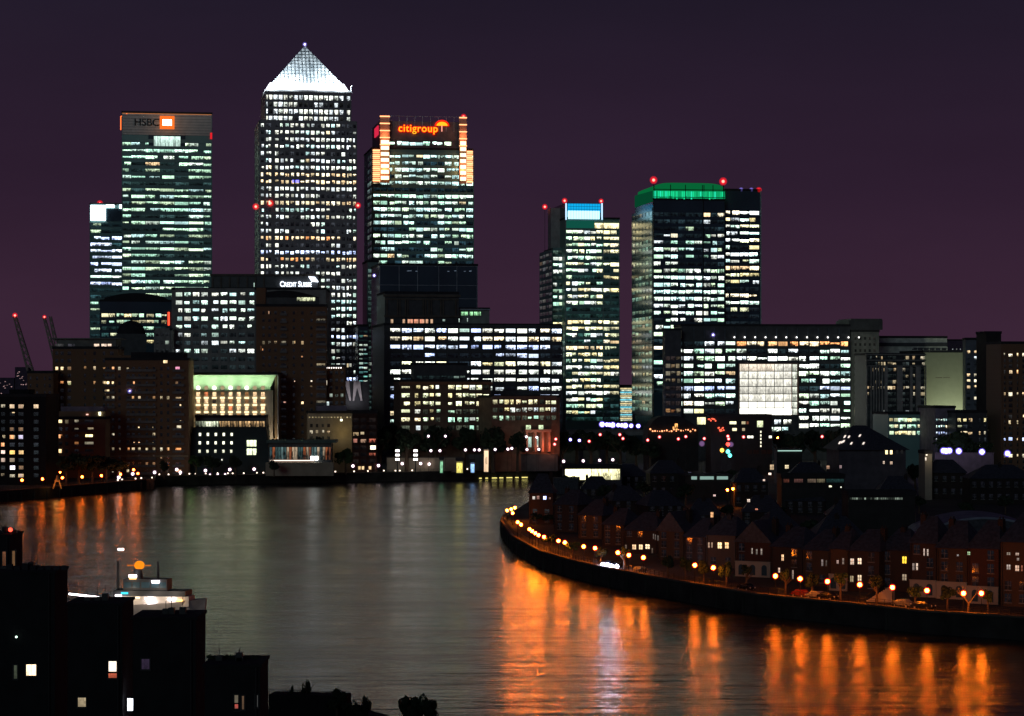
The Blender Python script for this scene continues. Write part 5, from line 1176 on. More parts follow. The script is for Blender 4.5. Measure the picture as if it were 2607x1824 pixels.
def house(pxl, pxr, Y, ye, label, rot=-38, depth=11, rows=3, m=None, roofh=4.2, stucco_gf=False, winw=.62, name='terraced_house', group='brick houses along the curved river wall', arch=True, gable=False, base_z=GZ):
    m = m or rnd.choice((redbrick, brick('plum_brick', (.055, .03, .022), (.04, .022, .018), (.05, .045, .04)), brick('buff_brick', (.095, .05, .025), (.07, .04, .022), (.06, .05, .045))))
    b = Bld(name, label, 'house', pxl, pxr, Y, ye, depth, m, rot=rot, roof=False, group=group, zb=base_z)
    Wd, D, H = b.W, b.D, b.H
    q = MB(); e = .45
    if gable:
        q.v = [(-e, -e, H), (Wd + e, -e, H), (Wd + e, D + e, H), (-e, D + e, H), (Wd / 2, -e, H + roofh), (Wd / 2, D + e, H + roofh)]
        q.f = [(0, 1, 4), (2, 3, 5), (1, 2, 5, 4), (3, 0, 4, 5), (3, 2, 1, 0)]
    else:
        h_ = min(Wd * .3, D * .5)
        q.v = [(-e, -e, H), (Wd + e, -e, H), (Wd + e, D + e, H), (-e, D + e, H), (h_, D / 2, H + roofh), (Wd - h_, D / 2, H + roofh)]
        q.f = [(0, 1, 5, 4), (1, 2, 5), (2, 3, 4, 5), (3, 0, 4), (3, 2, 1, 0)]
    r_ = q.build('roof', slate, b.root)
    q = MB(); cxx = Wd * rnd.choice((.2, .5, .78, .85)); q.box(cxx - .5, cxx + .5, D * .4, D * .4 + 1.4, H + 1, H + roofh + .3); q.tube((cxx - .2, D * .4 + .4, H + roofh + .3), (cxx - .2, D * .4 + .4, H + roofh + .75), .14); q.tube((cxx + .2, D * .4 + 1, H + roofh + .3), (cxx + .2, D * .4 + 1, H + roofh + .75), .14)
    q.build('chimney', mat('sooty_brick', (.03, .022, .02), .9), r_)
    n = max(2, int(Wd / 2.6)); fr = MB(); litw = [w for w in lit_r if pxl + 1 <= w[0] <= pxr - 1]
    for w in litw:
        a = b.lx(w[0]); hw = w[2] / 2 * (b.lx(w[0] + 1) - b.lx(w[0])); z = b.lz(w[1], a); b.win(w[0], w[1], w[2], w[3], w[4], pat=.4, blk=.5, base=-.06, fb=[(a - .04, a + .04, -.16, -.1, z - w[3] / 2 * b.Y / F, z + w[3] / 2 * b.Y / F), (a - hw, a + hw, -.15, -.1, z - .04, z + .04), (a - hw - .1, a + hw + .1, -.2, 0, z - w[3] / 2 * b.Y / F - .12, z - w[3] / 2 * b.Y / F)])
    fl = (H - .3) / rows
    for r in range(rows):
        zc = .3 + fl * (r + .55)
        for k in range(n):
            xc = Wd * (k + .5) / n; hw = winw; hh = min(.85, fl * .33)
            near_lit = any(abs(b.lx(w[0]) - xc) < 1.3 and abs(b.lz(w[1], xc) - zc) < 1.8 for w in litw)
            if r == 0 and stucco_gf: continue
            if not near_lit:
                b.cell('front', xc - hw, xc + hw, zc - hh, zc + hh, (.004, .004, .006), None, 1, .5, 0, 0, [(xc - hw - .12, xc + hw + .12, -.14, 0, zc - hh - .22, zc - hh - .08), (xc - .03, xc + .03, -.1, -.05, zc - hh, zc + hh), (xc - hw, xc + hw, -.1, -.05, zc - .03, zc + .03)])
    if stucco_gf:
        b.box('stucco_front', -.05, Wd + .05, -.35, 0, 0, 3.1, stucco)
        for k in range(n):
            xc = Wd * (k + .5) / n; q = MB(); P = [(xc - .6, .4), (xc + .6, .4)] + [(xc + .6 * math.cos(t), 2.0 + .6 * math.sin(t)) for t in [math.pi * i / 6 for i in range(7)]]
            q.hexa([(x, -.40, z) for x, z in P], [(x, -.34, z) for x, z in P]); q.build('arched_window', darkglass, b.root)
        b.box('string_course', -.1, Wd + .1, -.45, 0, 3.1, 3.3, stucco)
    q = MB().tube((.25, -.12, .2), (.25, -.12, H - .1), .07, n=6); q.build('drainpipe', iron, b.root)
    b.finish(nmax=60); return b
HL = [(1347, 1408, 705, 1256, -6, 4, 5.5, 'tall hip roofed brick house alone at the river bend', 0), (1410, 1470, 668, 1285, -30, 3, 4, 'dark brick house just right of the house at the bend', 0), (1472, 1532, 640, 1312, -30, 3, 4, 'dark brick house behind the first widely spaced river lamps', 0), (1534, 1588, 612, 1336, -32, 3, 4, 'dark brick house above the parked car headlights', 0),
 (1589, 1672, 585, 1350, -30, 3, 4.2, 'brick house with three square lit windows in a row', 0), (1674, 1740, 566, 1352, -35, 3, 4.6, 'gabled brick house behind the dark gap in the lamp row', 0), (1742, 1796, 552, 1366, -35, 3, 4, 'dark brick house left of the one with two bright sash windows', 0), (1798, 1872, 540, 1362, -30, 3, 4, 'brick house with two bright sash windows above the lone lamp pair', 0),
 (1874, 1962, 515, 1380, -30, 3, 4.5, 'brick house over the orange lit arched entrance', 1), (1964, 2042, 505, 1392, -35, 3, 4, 'brick house with one tall narrow lit window above the red car', 0), (2044, 2110, 492, 1400, -38, 3, 4, 'dark brick house left of the white arched house', 0), (2112, 2158, 480, 1398, -30, 3, 4, 'narrow brick house with a bright orange arched ground floor', 1), (2160, 2238, 478, 1402, -30, 3, 4, 'brick house with four pale sash windows in two pairs', 0), (2240, 2316, 478, 1400, -30, 3, 4, 'brick house with a single vivid yellow window', 0),
 (2318, 2384, 466, 1383, -28, 4, 5, 'tall brick house with two thin bright slit windows', 1), (2386, 2462, 462, 1395, -30, 4, 5, 'wide brick house behind the forked bare tree', 1), (2464, 2542, 452, 1396, -32, 4, 5, 'brick house with a small greenish window behind the last river lamp', 1), (2548, 2660, 446, 1380, -26, 5, 5, 'brick house cut by the right edge of the view', 0)]
for a_, b_, Y, ye, ro, rows, rh, lab, gf in HL:
    house(a_, b_, Y, ye, lab, rot=ro, rows=rows, roofh=rh, stucco_gf=bool(gf), gable=(a_ in (1674, 1874)))
# sloping stair between two houses
r = empty('outdoor_stair', (X(2205, 455), 455, GZ), R(-30)); tag(r, 'pale sloping outdoor stair beside the brick house with paired windows', 'stair')
q = MB()
for k in range(12): q.box(k * .42, k * .42 + .45, 0, 1.6, 0, .25 + k * .26)
q.build('steps', stucco, r); q = MB(); q.tube((0, -.05, 1.2), (5, -.05, 4.3), .06); q.tube((0, -.05, 0), (0, -.05, 1.2), .05); q.tube((5, -.05, 3), (5, -.05, 4.3), .05); q.build('handrail', iron, r)

# inland low rise
inl = [(1480, 1560, 880, 1232, 'low dark slate roofed house below the bright yellow pavilion'), (1570, 1650, 930, 1200, 'dark roof just right of the bright yellow pavilion'), (1655, 1745, 870, 1192, 'dark house with a long slate roof left of the skylit hall'), (1560, 1640, 760, 1262, 'dark house in the second row behind the river bend'), (1650, 1740, 740, 1275, 'dark house behind the gabled riverside house'), (1870, 1955, 800, 1215, 'dark house right of the two inland orange lamps'), (1750, 1830, 690, 1298, 'dark house with one small orange window'), (1890, 1990, 690, 1290, 'dark wide roof above the arched entrance house'),
 (2000, 2100, 760, 1262, 'dark roof in the middle of the right side below the lit office strip'), (2110, 2230, 700, 1300, 'dark wide roof above the house with paired windows'), (2010, 2110, 880, 1196, 'dark house with a few small warm windows left of the pyramid roof house'), (2240, 2330, 800, 1235, 'dark house below the small beige lit house'), (2350, 2460, 860, 1190, 'dark roof below the violet lamps'), (2470, 2640, 820, 1205, 'dark roof below the right edge tower blocks'), (1960, 2040, 620, 1335, 'dark back roof behind the tall narrow window house'), (2080, 2200, 600, 1350, 'dark back roof behind the white arched house')]
lit_r += [(1965, 1190, 9, 13, (.7, .5, .3)), (2003, 1189, 9, 9, (1.1, .9, .55)), (2108, 1190, 7, 8, (.6, .35, .22)), (2140, 1189, 5, 7, (.5, .35, .35)), (1945, 1223, 5, 4, (2, 1.5, 1.2)), (1960, 1207, 7, 5, (2.5, 2, 1.6)), (2250, 1178, 4, 7, (1.2, .9, .7)), (2269, 1179, 6, 7, (1, .7, .5)), (1906, 1275, 7, 7, (1.4, 1.1, .9)), (2217, 1339, 8, 3, (1.2, 1, .9)), (1980, 1346, 8, 3, (.5, .6, .5)), (1819, 1262, 6, 4, (1.6, 1.1, 1.0)), (1926, 1297, 6, 3, (1.4, .5, .3))]
for a_, b_, Y, ye, lab in inl:
    house(a_, b_, Y, ye + 14, lab, rot=rnd.uniform(-12, 14), depth=14, rows=2, roofh=4.5, name='house', group='dark inland houses', m=mat('sooty_brick', (.03, .022, .02), .9))
for i, (px, Y, yt) in enumerate(((1450, 900, 1210), (1470, 780, 1262), (1540, 820, 1235), (1640, 840, 1225), (1745, 800, 1232), (1860, 900, 1195), (1850, 720, 1285), (1990, 720, 1290), (2100, 820, 1225), (2240, 720, 1285), (2340, 760, 1262), (2330, 900, 1180), (2460, 740, 1278), (2560, 760, 1262), (1770, 620, 1325), (2060, 640, 1322), (2300, 560, 1352), (2400, 620, 1330), (2590, 620, 1330))):
    tree(px, Y, yt, rnd.uniform(44, 70), 'dark tree crown among the unlit inland roofs', 'trees among the inland roofs')
# yellow lit pavilion
b = Bld('sports_pavilion', 'brilliantly lit long yellow white glazed storey among the dark roofs', 'pavilion', 1438, 1582, 905, 1193, 14, mat('dark_mauve_render', (.08, .07, .09)), rot=3)
for k in range(15):
    p0 = 1439 + 9.3 * k
    if p0 > 1572: break
    b.cell('front', b.lx(p0), b.lx(p0 + 8.9), b.lz(1214 if k < 4 else 1222), b.lz(1195), [x * (3.2 if k < 7 else 1.7) for x in (1, .93, .50)], None, .2 if k < 7 else .85, .5, 0, 0)
b.pbox('eave', 1436, 1584, 1190.5, 1193.5, roofmat, -1.2, 1)
b.pbox('step_block', 1405, 1468, 1215, 1300, slate, -8, -1.5)
b.finish()
# skylit hall
b = Bld('hall', 'low dark hall with three pale skylight panels in its roof edge', 'building', 1745, 1862, 850, 1213, 16, mat('black_brick', (.03, .028, .028), .8), rot=4, roof=False)
q = MB()
for p0, p1 in ((1760, 1774), (1782, 1817), (1825, 1853)): q.box(b.lx(p0), b.lx(p1), -.3, 0, b.H - 1.15, b.H - .05)
q.build('skylight', emi('skylight_glow', (.32, .5, .44), .75), b.root)
MB().box(-.5, b.W + .5, -.6, 17, b.H, b.H + .5).build('roof', roofmat, b.root); b.finish()
# strip light canopy
b = Bld('shelter', 'long flat shelter with a thin pale light strip under its edge', 'shelter', 1978, 2042, 990, 1145, 8, mat('black_brick', (.03, .028, .028), .8), roof=False, rot=2)
b.pbox('light_strip', 1980, 2041, 1147, 1149.3, emi('pale_strip', (.5, .8, .7), .9), -.5, 0); MB().box(-.6, b.W + .6, -1, 9, b.H, b.H + .4).build('roof', roofmat, b.root); b.finish()
# lit office strip deep in the dark
b = Bld('low_office', 'low dark office with a faint broken strip of greenish windows', 'building', 2160, 2330, 640, 1262, 10, mat('black_brick', (.03, .028, .028), .8), rot=2)
for k in range(26): k_ = rnd.choice((.01, .06, .15, .4, 0.03)); b.win(2166 + 5.2 * k, 1270, 4, 5, [k_ * x for x in (.8, 1, .8)], pat=.5)
b.finish(nmax=40)
b = Bld('low_office', 'low building with a faint band of reddish brown panels', 'building', 1990, 2150, 760, 1217, 10, mat('black_brick', (.03, .028, .028), .8), rot=2)
for p0, p1, c in ((1995, 2009, (.10, .03, .02)), (2022, 2044, (.08, .035, .03)), (2056, 2078, (.10, .07, .05)), (2080, 2100, (.12, .10, .06)), (2104, 2148, (.01, .03, .03))): b.cell('front', b.lx(p0), b.lx(p1), b.lz(1229), b.lz(1220), c, None, .6, .6, 0, 0)
b.win(2114, 1239, 7, 4, (2.5, 2.4, 1.6)); b.win(2141, 1241, 3, 3, (2, 2, 1.6)); b.finish()
# pyramid roof house
b = Bld('house', 'dark house with a big pyramid roof dotted with small skylights', 'house', 2136, 2306, 860, 1146, 24, mat('dark_mauve_render', (.08, .07, .09)), rot=3, roof=False)
q = MB(); ax = b.lx(2202); za_ = b.lz(1085)
q.v = [(-1.5, -2.5, b.H), (b.W + 1, -2.5, b.H), (b.W + 1, 25, b.H), (-1.5, 25, b.H), (ax - 2, 12, za_), (ax + 2.5, 12, za_)]; q.f = [(0, 1, 5, 4), (1, 2, 5), (2, 3, 4, 5), (3, 0, 4), (3, 2, 1, 0)]
rf = q.build('roof', slate, b.root)
q = MB()
for px, py in ((2123 + 16, 1128), (2135 + 10, 1127), (2150, 1125), (2168, 1130), (2199, 1130), (2157, 1113), (2167, 1114), (2196, 1111)):
    x = b.lx(px); z = b.lz(py); t_ = (z - b.H) / (za_ - b.H); y = -2.5 + 14.5 * t_
    q.hexa([(x - .5, y - .5, z - .45), (x + .1, y - .5, z - .45), (x + .7, y + .1, z + .45), (x + .1, y + .1, z + .45)], [(x - .5, y - .6, z - .4), (x + .1, y - .6, z - .4), (x + .7, y, z + .5), (x + .1, y, z + .5)])
q.build('skylight', emi('warm_skylight', (1, .85, .75), 1.2), rf)
for px in (2257, 2269): b.win(px, 1152, 6, 10, (2.4, 1.8, .9), pat=.2)
for px in (2284, 2296): b.win(px, 1151, 6, 9, (.01, .01, .01), pat=.2)
b.finish()
b = Bld('house', 'small beige house lit by a wall lamp right of the pyramid roof house', 'house', 2355, 2373, 850, 1156, 10, stucco, rot=3)
b.win(2353 + 4, 1169, 3.5, 8, (1.2, 1, .8)); lamp('POINT', 'wall_lamp', b.root, (b.W * .6, -3.5, b.H - 1), 130, (1, .85, .6), .3); b.win(2359, 1139 + 20, 4, 3, (2, 1.7, 1.3)); b.finish()
b = Bld('garden_wall', 'beige boundary wall behind the violet lamps', 'wall', 2380, 2530, 1030, 1154, 1.0, mat('dull_wall_render', (.12, .10, .08), .9), rot=3, roof=False, dim=(0, 0, 0))
MB().box(-.2, b.W + .2, -.2, 1.2, b.H, b.H + .25).build('coping', coping, b.root)
# long curved roof on the right
r = Bld('hall', 'long hall with a curved grey blue roof behind the riverside houses at the right', 'building', 2335, 2680, 540, 1368, 26, mat('grey_hall_wall', (.12, .12, .13)), rot=-4, roof=False)
n = 14; q = MB(); P = [(-1 + (r.W + 2) * k / n, r.H + 4.6 * math.sin(math.pi * k / n) ** .8) for k in range(n + 1)]
q.v = [(x, -1, z) for x, z in P] + [(x, 26, z) for x, z in P] + [(x, -1, z - .5) for x, z in P] + [(x, 26, z - .5) for x, z in P]; nn = n + 1
for k in range(n): q.f += [(k, k + 1, nn + k + 1, nn + k), (2 * nn + k + 1, 2 * nn + k, 3 * nn + k, 3 * nn + k + 1), (k, 2 * nn + k, 2 * nn + k + 1, k + 1), (nn + k + 1, 3 * nn + k + 1, 3 * nn + k, nn + k)]
q.build('curved_roof', mat('blue_grey_sheet', (.16, .18, .24), .5, .3, .4, .3), r.root)
q = MB(); q.v = [(x, -.5, z - .5) for x, z in P]; q.f = [tuple(range(nn))]; q.build('gable', slate, r.root)
q = MB().box(-2.5, r.W * .28, -1.4, -1.05, r.H - .1, r.H + .25); q.build('gutter', mat('pale_steel', (.5, .52, .55)), r.root); r.finish()
# barrel roof station at the centre right
b = Bld('hall', 'dark barrel roofed hall with strings of small orange lights by the road junction', 'building', 1650, 1778, 1130, 1088, 18, mat('black_brick', (.03, .028, .028), .8), rot=4, roof=False)
q = MB(); n = 10; P = [(b.W * k / n, b.lz(1092) + (b.lz(1060) - b.lz(1092)) * min(1, math.sin(math.pi * (k / n) ** .8) * 1.15) ** .8) for k in range(n + 1)]
q.v = [(x, -.5, z) for x, z in P]; nn = n + 1; q.v += [(x, 16, z) for x, z in P]; q.f = [tuple(reversed(range(nn))), tuple(range(nn, 2 * nn))] + [(k, k + 1, nn + k + 1, nn + k) for k in range(n)] + [(n, 0, nn, nn + n)]
q.build('barrel_roof', roofmat, b.root)
q = MB()
for k in range(20): q.ball((b.lx(1655 + 6 * k), -1, b.lz(1096 + rnd.uniform(-3, 3))), rnd.uniform(.2, .45), 6, 4)
q.build('string_light', emi('orange_red_bulbs', (1, .35, .15), 2.5), b.root)
for px, py, w, h in ((1721, 1084, 7, 10), (1722, 1094, 6, 4), (1714, 1090, 4, 6)): b.win(px, py, w, h, (2, .9, .25), base=-.7, pat=.8, blk=.3)
b.finish()
b = Bld('shop_block', 'dark low shop block with small lit windows and red signs by the road junction', 'building', 1810, 1965, 1090, 1062, 16, mat('black_brick', (.03, .028, .028), .8), rot=4)
for px, w, c in ((1866, 17, (1.8, 1.7, 1)), (1893, 10, (.6, .5, .3)), (1903, 5, (.2, .06, .03))): b.win(px, 1077, w, 7, c, pat=.3)
for px, w, c in ((1870, 11, (1.7, 1.5, .9)), (1893, 7, (.5, .4, .25)), ): b.win(px, 1094, w, 7, c, pat=.3)
b.win(1935, 1080, 15, 16, (1.1, 1.2, .7), pat=.6, blk=.4)
for k in range(5): b.win(1937, 1100 + 9 * k * 1.0, 3, 5, (1.6, 1.5, 1.1), pat=0)
for px in (1906, 1914, 1967 - 6): b.win(px, 1113, 7, 6, (2.2, 2.1, 1.7), pat=.4, blk=.3)
q = MB()
for k in range(16): q.ball((b.lx(1828 + 1.7 * k if k < 9 else 1803 + 3 * (k - 9)), -1, b.lz((1094 if k < 9 else 1068) + rnd.uniform(-5, 5))), .35, 6, 4)
q.build('red_sign_light', emi('red_sign_bulbs', (1, .12, .06), 2.0), b.root)
for px in (1908, 1925, 1945, 1960): b.pbox('brick_panel', px - 7, px + 6, 1146, 1156, redbrick, -.5, 0)
b.finish()

# ================================================================== VEHICLES, TRAFFIC LIGHTS
def car(px, py, Y, rz, paint, label, lights=False, tail=False, group='cars parked along the river road'):
    root = empty('parked_car', (X(px, Y), Y, GZ + .04), rz); tag(root, label, 'car', group)
    q = MB()
    prof = [(-2.1, .35), (-2.15, .75), (-1.95, .95), (-1.45, 1.0), (-.95, 1.42), (.75, 1.45), (1.35, 1.02), (2.05, .88), (2.15, .6), (2.1, .35)]
    q.hexa([(x, -.82 + (.14 if z > 1.1 else 0), z) for x, z in prof], [(x, .82 - (.14 if z > 1.1 else 0), z) for x, z in prof])
    q.build('body', paint, root)
    q = MB(); gl_ = [(-.85, 1.05), (-.72, 1.36), (.62, 1.38), (1.05, 1.05)]
    q.hexa([(x, -.81 + (.12 if z > 1.1 else 0), z) for x, z in gl_], [(x, .81 - (.12 if z > 1.1 else 0), z) for x, z in gl_]); q.build('window', darkglass, root)
    for sx in (-1.35, 1.35):
        for sy in (-.84, .84):
            w = MB().tube((sx, sy - .1, .33), (sx, sy + .1, .33), .33, n=14).build('wheel', iron, root)
            MB().tube((sx, sy - .12, .33), (sx, sy + .12, .33), .18, n=10).build('rim', mat('pale_steel', (.5, .52, .55)), w)
    for sy in (-.58, .58):
        MB().ball((2.1, sy, .7), .17 if not lights else .42, 8, 6).build('headlight', emi('headlamp_on', (.85, .85, 1.2), 150, True) if lights else mat('lamp_glass', (.5, .5, .5), .2), root)
        MB().box(-2.17, -2.08, sy - .2, sy + .2, .7, .85).build('tail_light', emi('tail_lamp', (1, .03, .02), 4) if tail else mat('red_plastic', (.3, .01, .01), .3), root)
    return root
pa = [mat('dark_blue_paint', (.02, .03, .06), .25, .3, .05, spec=.6), mat('silver_paint', (.35, .35, .36), .25, .5, .05), mat('red_paint', (.25, .03, .02), .25, .1, .05), mat('black_paint', (.01, .01, .012), .2, .1, .05)]
for px, dd, rz, p_, l, li in ((1550, 8, -115, 0, 'car with glaring bluish headlights, left of a pair facing the river', True), (1572, 8, -112, 3, 'car with glaring bluish headlights, right of a pair facing the river', True), (1628, 8, -120, 1, 'pale car with weaker white headlights right of the glaring pair', False), (1900, 9, -60, 3, 'black car parked before the orange arched entrance', False), (2040, 8, -60, 2, 'red car parked under the second lamp of the right row', False), (2108, 8, -50, 3, 'dark car parked before the white arched house', False), (2080, 8, -50, 1, 'silver car parked between the red and the dark car', False), (2300, 8.5, -48, 1, 'pale long car parked left of a dark one under the sixth lamp', False), (2352, 8.5, -46, 0, 'dark car parked right of the pale long car', False)):
    car(px, 0, bank_xy(px) + dd, R(rz), pa[p_], l, li)
for px, py, c_, l in ((1757, 1147, 'w', 'car with big white headlights at the left of the junction'), (1792, 1149, 'r', 'car with white and red lights in the middle of the junction'), (1828, 1153, 'r', 'car with red tail lights left of the traffic lights')):
    c = car(px, 0, 1075, R(-95 if c_ == 'w' or px == 1792 else 85), pa[3], l, c_ == 'w' or px == 1792, c_ == 'r', 'cars at the road junction')
def traffic_light(px, Y, ytop, state, label):
    r = empty('traffic_light', (X(px, Y), Y, GZ)); tag(r, label, 'traffic light', 'traffic lights at the road junction'); H = Z(ytop, Y) - GZ
    MB().tube((0, 0, 0), (0, 0, H - .6), .1).build('pole', iron, r); MB().box(-.8, .8, -.3, .3, H - 4.6, H + .3).build('housing', iron, r)
    for k, (nm, col) in enumerate((('red', (1, .05, .03)), ('amber', (1, .45, .05)), ('green', (.1, .9, .75)))):
        on = nm in state; MB().ball((0, -.35, H - .6 - 1.6 * k), .85 if on else .5, 10, 7).build('lens', emi('signal_' + nm, col, 5, True) if on else darkglass, r, smooth=True)
traffic_light(1853, 1060, 1128, ('red', 'green'), 'traffic light showing red above green, right of the junction cars')
traffic_light(1838, 1062, 1134, ('amber',), 'traffic light showing amber beside the taller signal')
traffic_light(1858, 1068, 1138, ('green',), 'low teal green traffic light at the junction')
street_lamp(1787, 1130, 1060, 'w', 'white floodlight over the junction cars', None, r=1.3, bulb=.7)
street_lamp(1861, 1132, 1058, 'w', 'white lamp beside the traffic lights', None, r=1.2, bulb=.7)
bol = empty('bollard_light', (0, 0, 0)); MB().tube((0, 0, 0), (0, 0, .8), .14, .12, 8).build('post', iron, bol); MB().ball((0, 0, 1.0), .34, 8, 6).build('lamp_head', emi('bollard_lamp', (1.0, .80, .62), 3.5), bol)
bol.location = (X(300, fbY(300) + 6), fbY(300) + 6, GZ); tag(bol, 'small low bollard light on the far quay behind the lamps', 'bollard light', 'bollard lights along the far quay')
for k in range(46):
    px = 318 + k * 23.5 + rnd.uniform(-8, 8)
    c = copytree(bol); yy = fbY(px) + rnd.uniform(5, 9); c.location = (X(px, yy), yy, GZ)
# A shaped frame on the left quay
Y = 940; r = empty('derrick_frame', (X(146, Y), Y, GZ)); tag(r, 'A shaped frame lit bright orange on the left quay', 'monument')
om = mat('orange_painted_steel', (.7, .4, .15), .6); q = MB()
q.tube((-1.6, 0, 0), (-.35, 0, 4.2), .28, .22, 6); q.tube((1.6, 0, 0), (.35, 0, 4.2), .28, .22, 6); q.build('leg', om, r); MB().box(-1.0, 1.0, -.25, .25, 2.7, 3.4).build('crossbeam', om, r); MB().tube((0, 0, 3.2), (0, 0, 5.2), .75, .3, 8).build('head', om, r)
lamp('POINT', 'frame_uplight', r, (0, -2.2, 1.2), 120, (1, .45, .1), .3)
# people-sized kiosk light box on quay
def kiosk(px, Y, w, yt, c, label):
    b = Bld('kiosk', label, 'kiosk', px - w / 2, px + w / 2, Y, yt, 3, darkstone, rot=0)
    b.cell('front', .25, b.W - .25, .4, b.H - .5, c, None, .6, .4, 0, 0); b.pbox('awning', px - w / 2 - 1, px + w / 2 + 1, yt + 3, yt + 5.5, stucco, -1.4, 0); b.finish()
kiosk(1170, 1095, 18, 1173, (1.3, 1.1, .25), 'yellow lit kiosk on the far quay'); kiosk(1203, 1098, 12, 1176, (.5, .9, 1.6), 'blue lit kiosk right of the yellow one'); kiosk(1124, 1096, 10, 1170, (.3, .7, .4), 'small green lit kiosk left of the yellow one'); kiosk(1238, 1088 + 20, 14, 1142, (1.2, .8, .5), 'warm lit kiosk under the far trees')
# beige retaining walls of the upper terrace
for (p0, p1, Y, yt, l) in ((985, 1180, 1112, 1166, 'long beige terrace wall behind the far quay lamps'), (1185, 1420, 1125, 1158, 'dark planted terrace wall right of the beige one')):
    b = Bld('terrace_wall', l, 'wall', p0, p1, Y, yt, 4, beige if p0 < 1000 else darkstone, rot=1, roof=False)
    MB().box(-.1, b.W + .1, -.2, 4.1, b.H, b.H + .35).build('coping', coping, b.root); b.root
r = empty('light_column', (X(1012, 1098), 1098, GZ)); 
for i, (px, l) in enumerate(((1012, 'left slim column with three stacked white lights on the far quay'), (1058, 'right slim column with three stacked white lights on the far quay'))):
    if i: r = empty('light_column', (X(px, 1098), 1098, GZ))
    tag(r, l, 'light column', 'light columns on the far quay')
    MB().box(-.25, .25, -.2, .2, 0, Z(1144, 1098) - GZ).build('column', iron, r)
    for y_ in (1148, 1159, 1170): MB().box(-.9, .9, -.5, -.2, Z(y_, 1098) - GZ - .45, Z(y_, 1098) - GZ + .45).build('light_panel', emi('column_light', (1, .95, .9), 5), r)
q = MB(); 
for k in range(34):
    px = 1222 + 13 * k + 3 * (k % 3)
    if px > 1345: break
    q.box(X(px, fbY(px) - 1.2) - .8 * rnd.random() - .3, X(px, fbY(px) - 1.2) + .8, fbY(px) - 1.3, fbY(px) - .9, 2.95, 3.35)
tag(q.build('pier_light_string', emi('yellow_waterline_light', (1, .85, .25), 1.3)), 'row of yellow lights just above the waterline at the far right of the quay', 'light string')

# ================================================================== BOAT
Y = 463; r = empty('river_boat', (X(400, Y), Y, 0), R(-6)); tag(r, 'brightly lit white work boat with an amber funnel lamp passing behind the near roofs', 'boat')
def bx(px): return (px - 400) / F * Y
def bz(py): return Z(py, Y)
white = mat('white_boat_paint', (.75, .70, .62), .5, 0, .05); hull = mat('grey_white_hull', (.45, .42, .40), .5); dkb = mat('dark_superstructure', (.04, .045, .05), .5)
q = MB(); secs = []
for f_ in [0, .08, .25, .5, .75, .9, 1]:
    x = bx(165) + (bx(524) - bx(165)) * f_; w = 3.6 * min(1, (1 - f_) * 4.0 + .05) ** .6 * (.85 + .15 * min(1, f_ * 6)); sheer = 4.8 + 1.3 * f_ ** 2.5
    secs.append([(x, -w * .75, 2.0), (x + .3 * f_, -w, sheer), (x + .3 * f_, w, sheer), (x, w * .75, 2.0)])
for s_ in secs: q.v += s_
for i in range(6):
    a = 4 * i
    for k in range(4): q.f.append((a + k, a + (k + 1) % 4, a + 4 + (k + 1) % 4, a + 4 + k))
q.f += [(3, 2, 1, 0), (24, 25, 26, 27)]
q.build('hull', hull, r)
MB().box(bx(300), bx(490), -2.5, 2.5, 4.7, bz(1516)).build('deckhouse', white, r)
MB().box(bx(295), bx(482), -2.7, 2.7, bz(1516), bz(1502)).build('upper_deck', dkb, r)
w = MB().box(bx(318), bx(432), -2.0, 2.0, bz(1502), bz(1473)).build('wheelhouse', dkb, r)
for p0, p1 in ((322, 340), (344, 362), (366, 388), (392, 412), (415, 430)): MB().box(bx(p0), bx(p1), -2.06, -2.0, bz(1495), bz(1481)).build('window', darkglass, w)
MB().tube((bx(298), 0, bz(1510)), (bx(298), 0, bz(1428)), .32, .22).build('mast', dkb, r); MB().tube((bx(402), 0, bz(1473)), (bx(402), 0, bz(1430)), .28, .2).build('mast', dkb, r)
MB().tube((bx(306), 0, bz(1470)), (bx(306), 0, bz(1400)), .07, .05).build('antenna', dkb, r)
q = MB().tube((bx(350), 0, bz(1473)), (bx(350), 0, bz(1449)), 1.0, .8, 12); q.build('funnel', dkb, r)
ab = emi('amber_lamp', (1.0, .27, .01), 1.15, True); q = MB().ball((0, 0, 0), 1.0, 14, 9, .85); o = q.build('amber_lamp', ab, r, (bx(354), 0, bz(1440)), smooth=True)
MB().box(bx(322), bx(384), -.12, .12, bz(1442), bz(1439)).build('lamp_arm', emi('amber_glow_bar', (.8, .22, .02), .6), r)
wl = emi('boat_white_light', (1, .88, .92), 9, True); wo = emi('boat_orange_light', (1, .5, .15), 4, True)
def bl_(p, q_, w_, h_, m_, y=-2.75): MB().box(bx(p - w_ / 2), bx(p + w_ / 2), y - .15, y, bz(q_ + h_ / 2), bz(q_ - h_ / 2)).build('deck_light', m_, r)
bl_(306, 1400, 14, 4.5, wl, 0); bl_(345, 1465, 20, 6, wl, -2.3); bl_(345, 1471, 18, 4, wo, -2.3); bl_(404, 1479, 20, 6, wl, -2.3); bl_(326, 1508, 18, 5, emi('boat_cyan_light', (.05, .6, .75), 1.8), -2.9)
for p, y_, w_ in ((310, 1514, 16), (322, 1523, 18), (350, 1519, 30), (390, 1521, 22), (448, 1523, 20), (396, 1532, 20)): bl_(p, y_, w_, 4 if y_ != 1532 else 9, wl if w_ != 30 else emi('boat_warm_light', (1, .75, .5), 2.5), -2.9)
bl_(466, 1525, 20, 4, wo, -2.9)
MB().tube((bx(182), -3, bz(1511)), (bx(278), -3, bz(1521)), .16).build('deck_rail_light', wl, r)
q = MB()
for k in range(14): x = bx(182 + 11 * k); q.tube((x, -3.3, 4.8), (x, -3.3, 6.0), .04)
q.tube((bx(182), -3.3, 6.0), (bx(325), -3.3, 6.0), .04); q.build('deck_railing', iron, r)
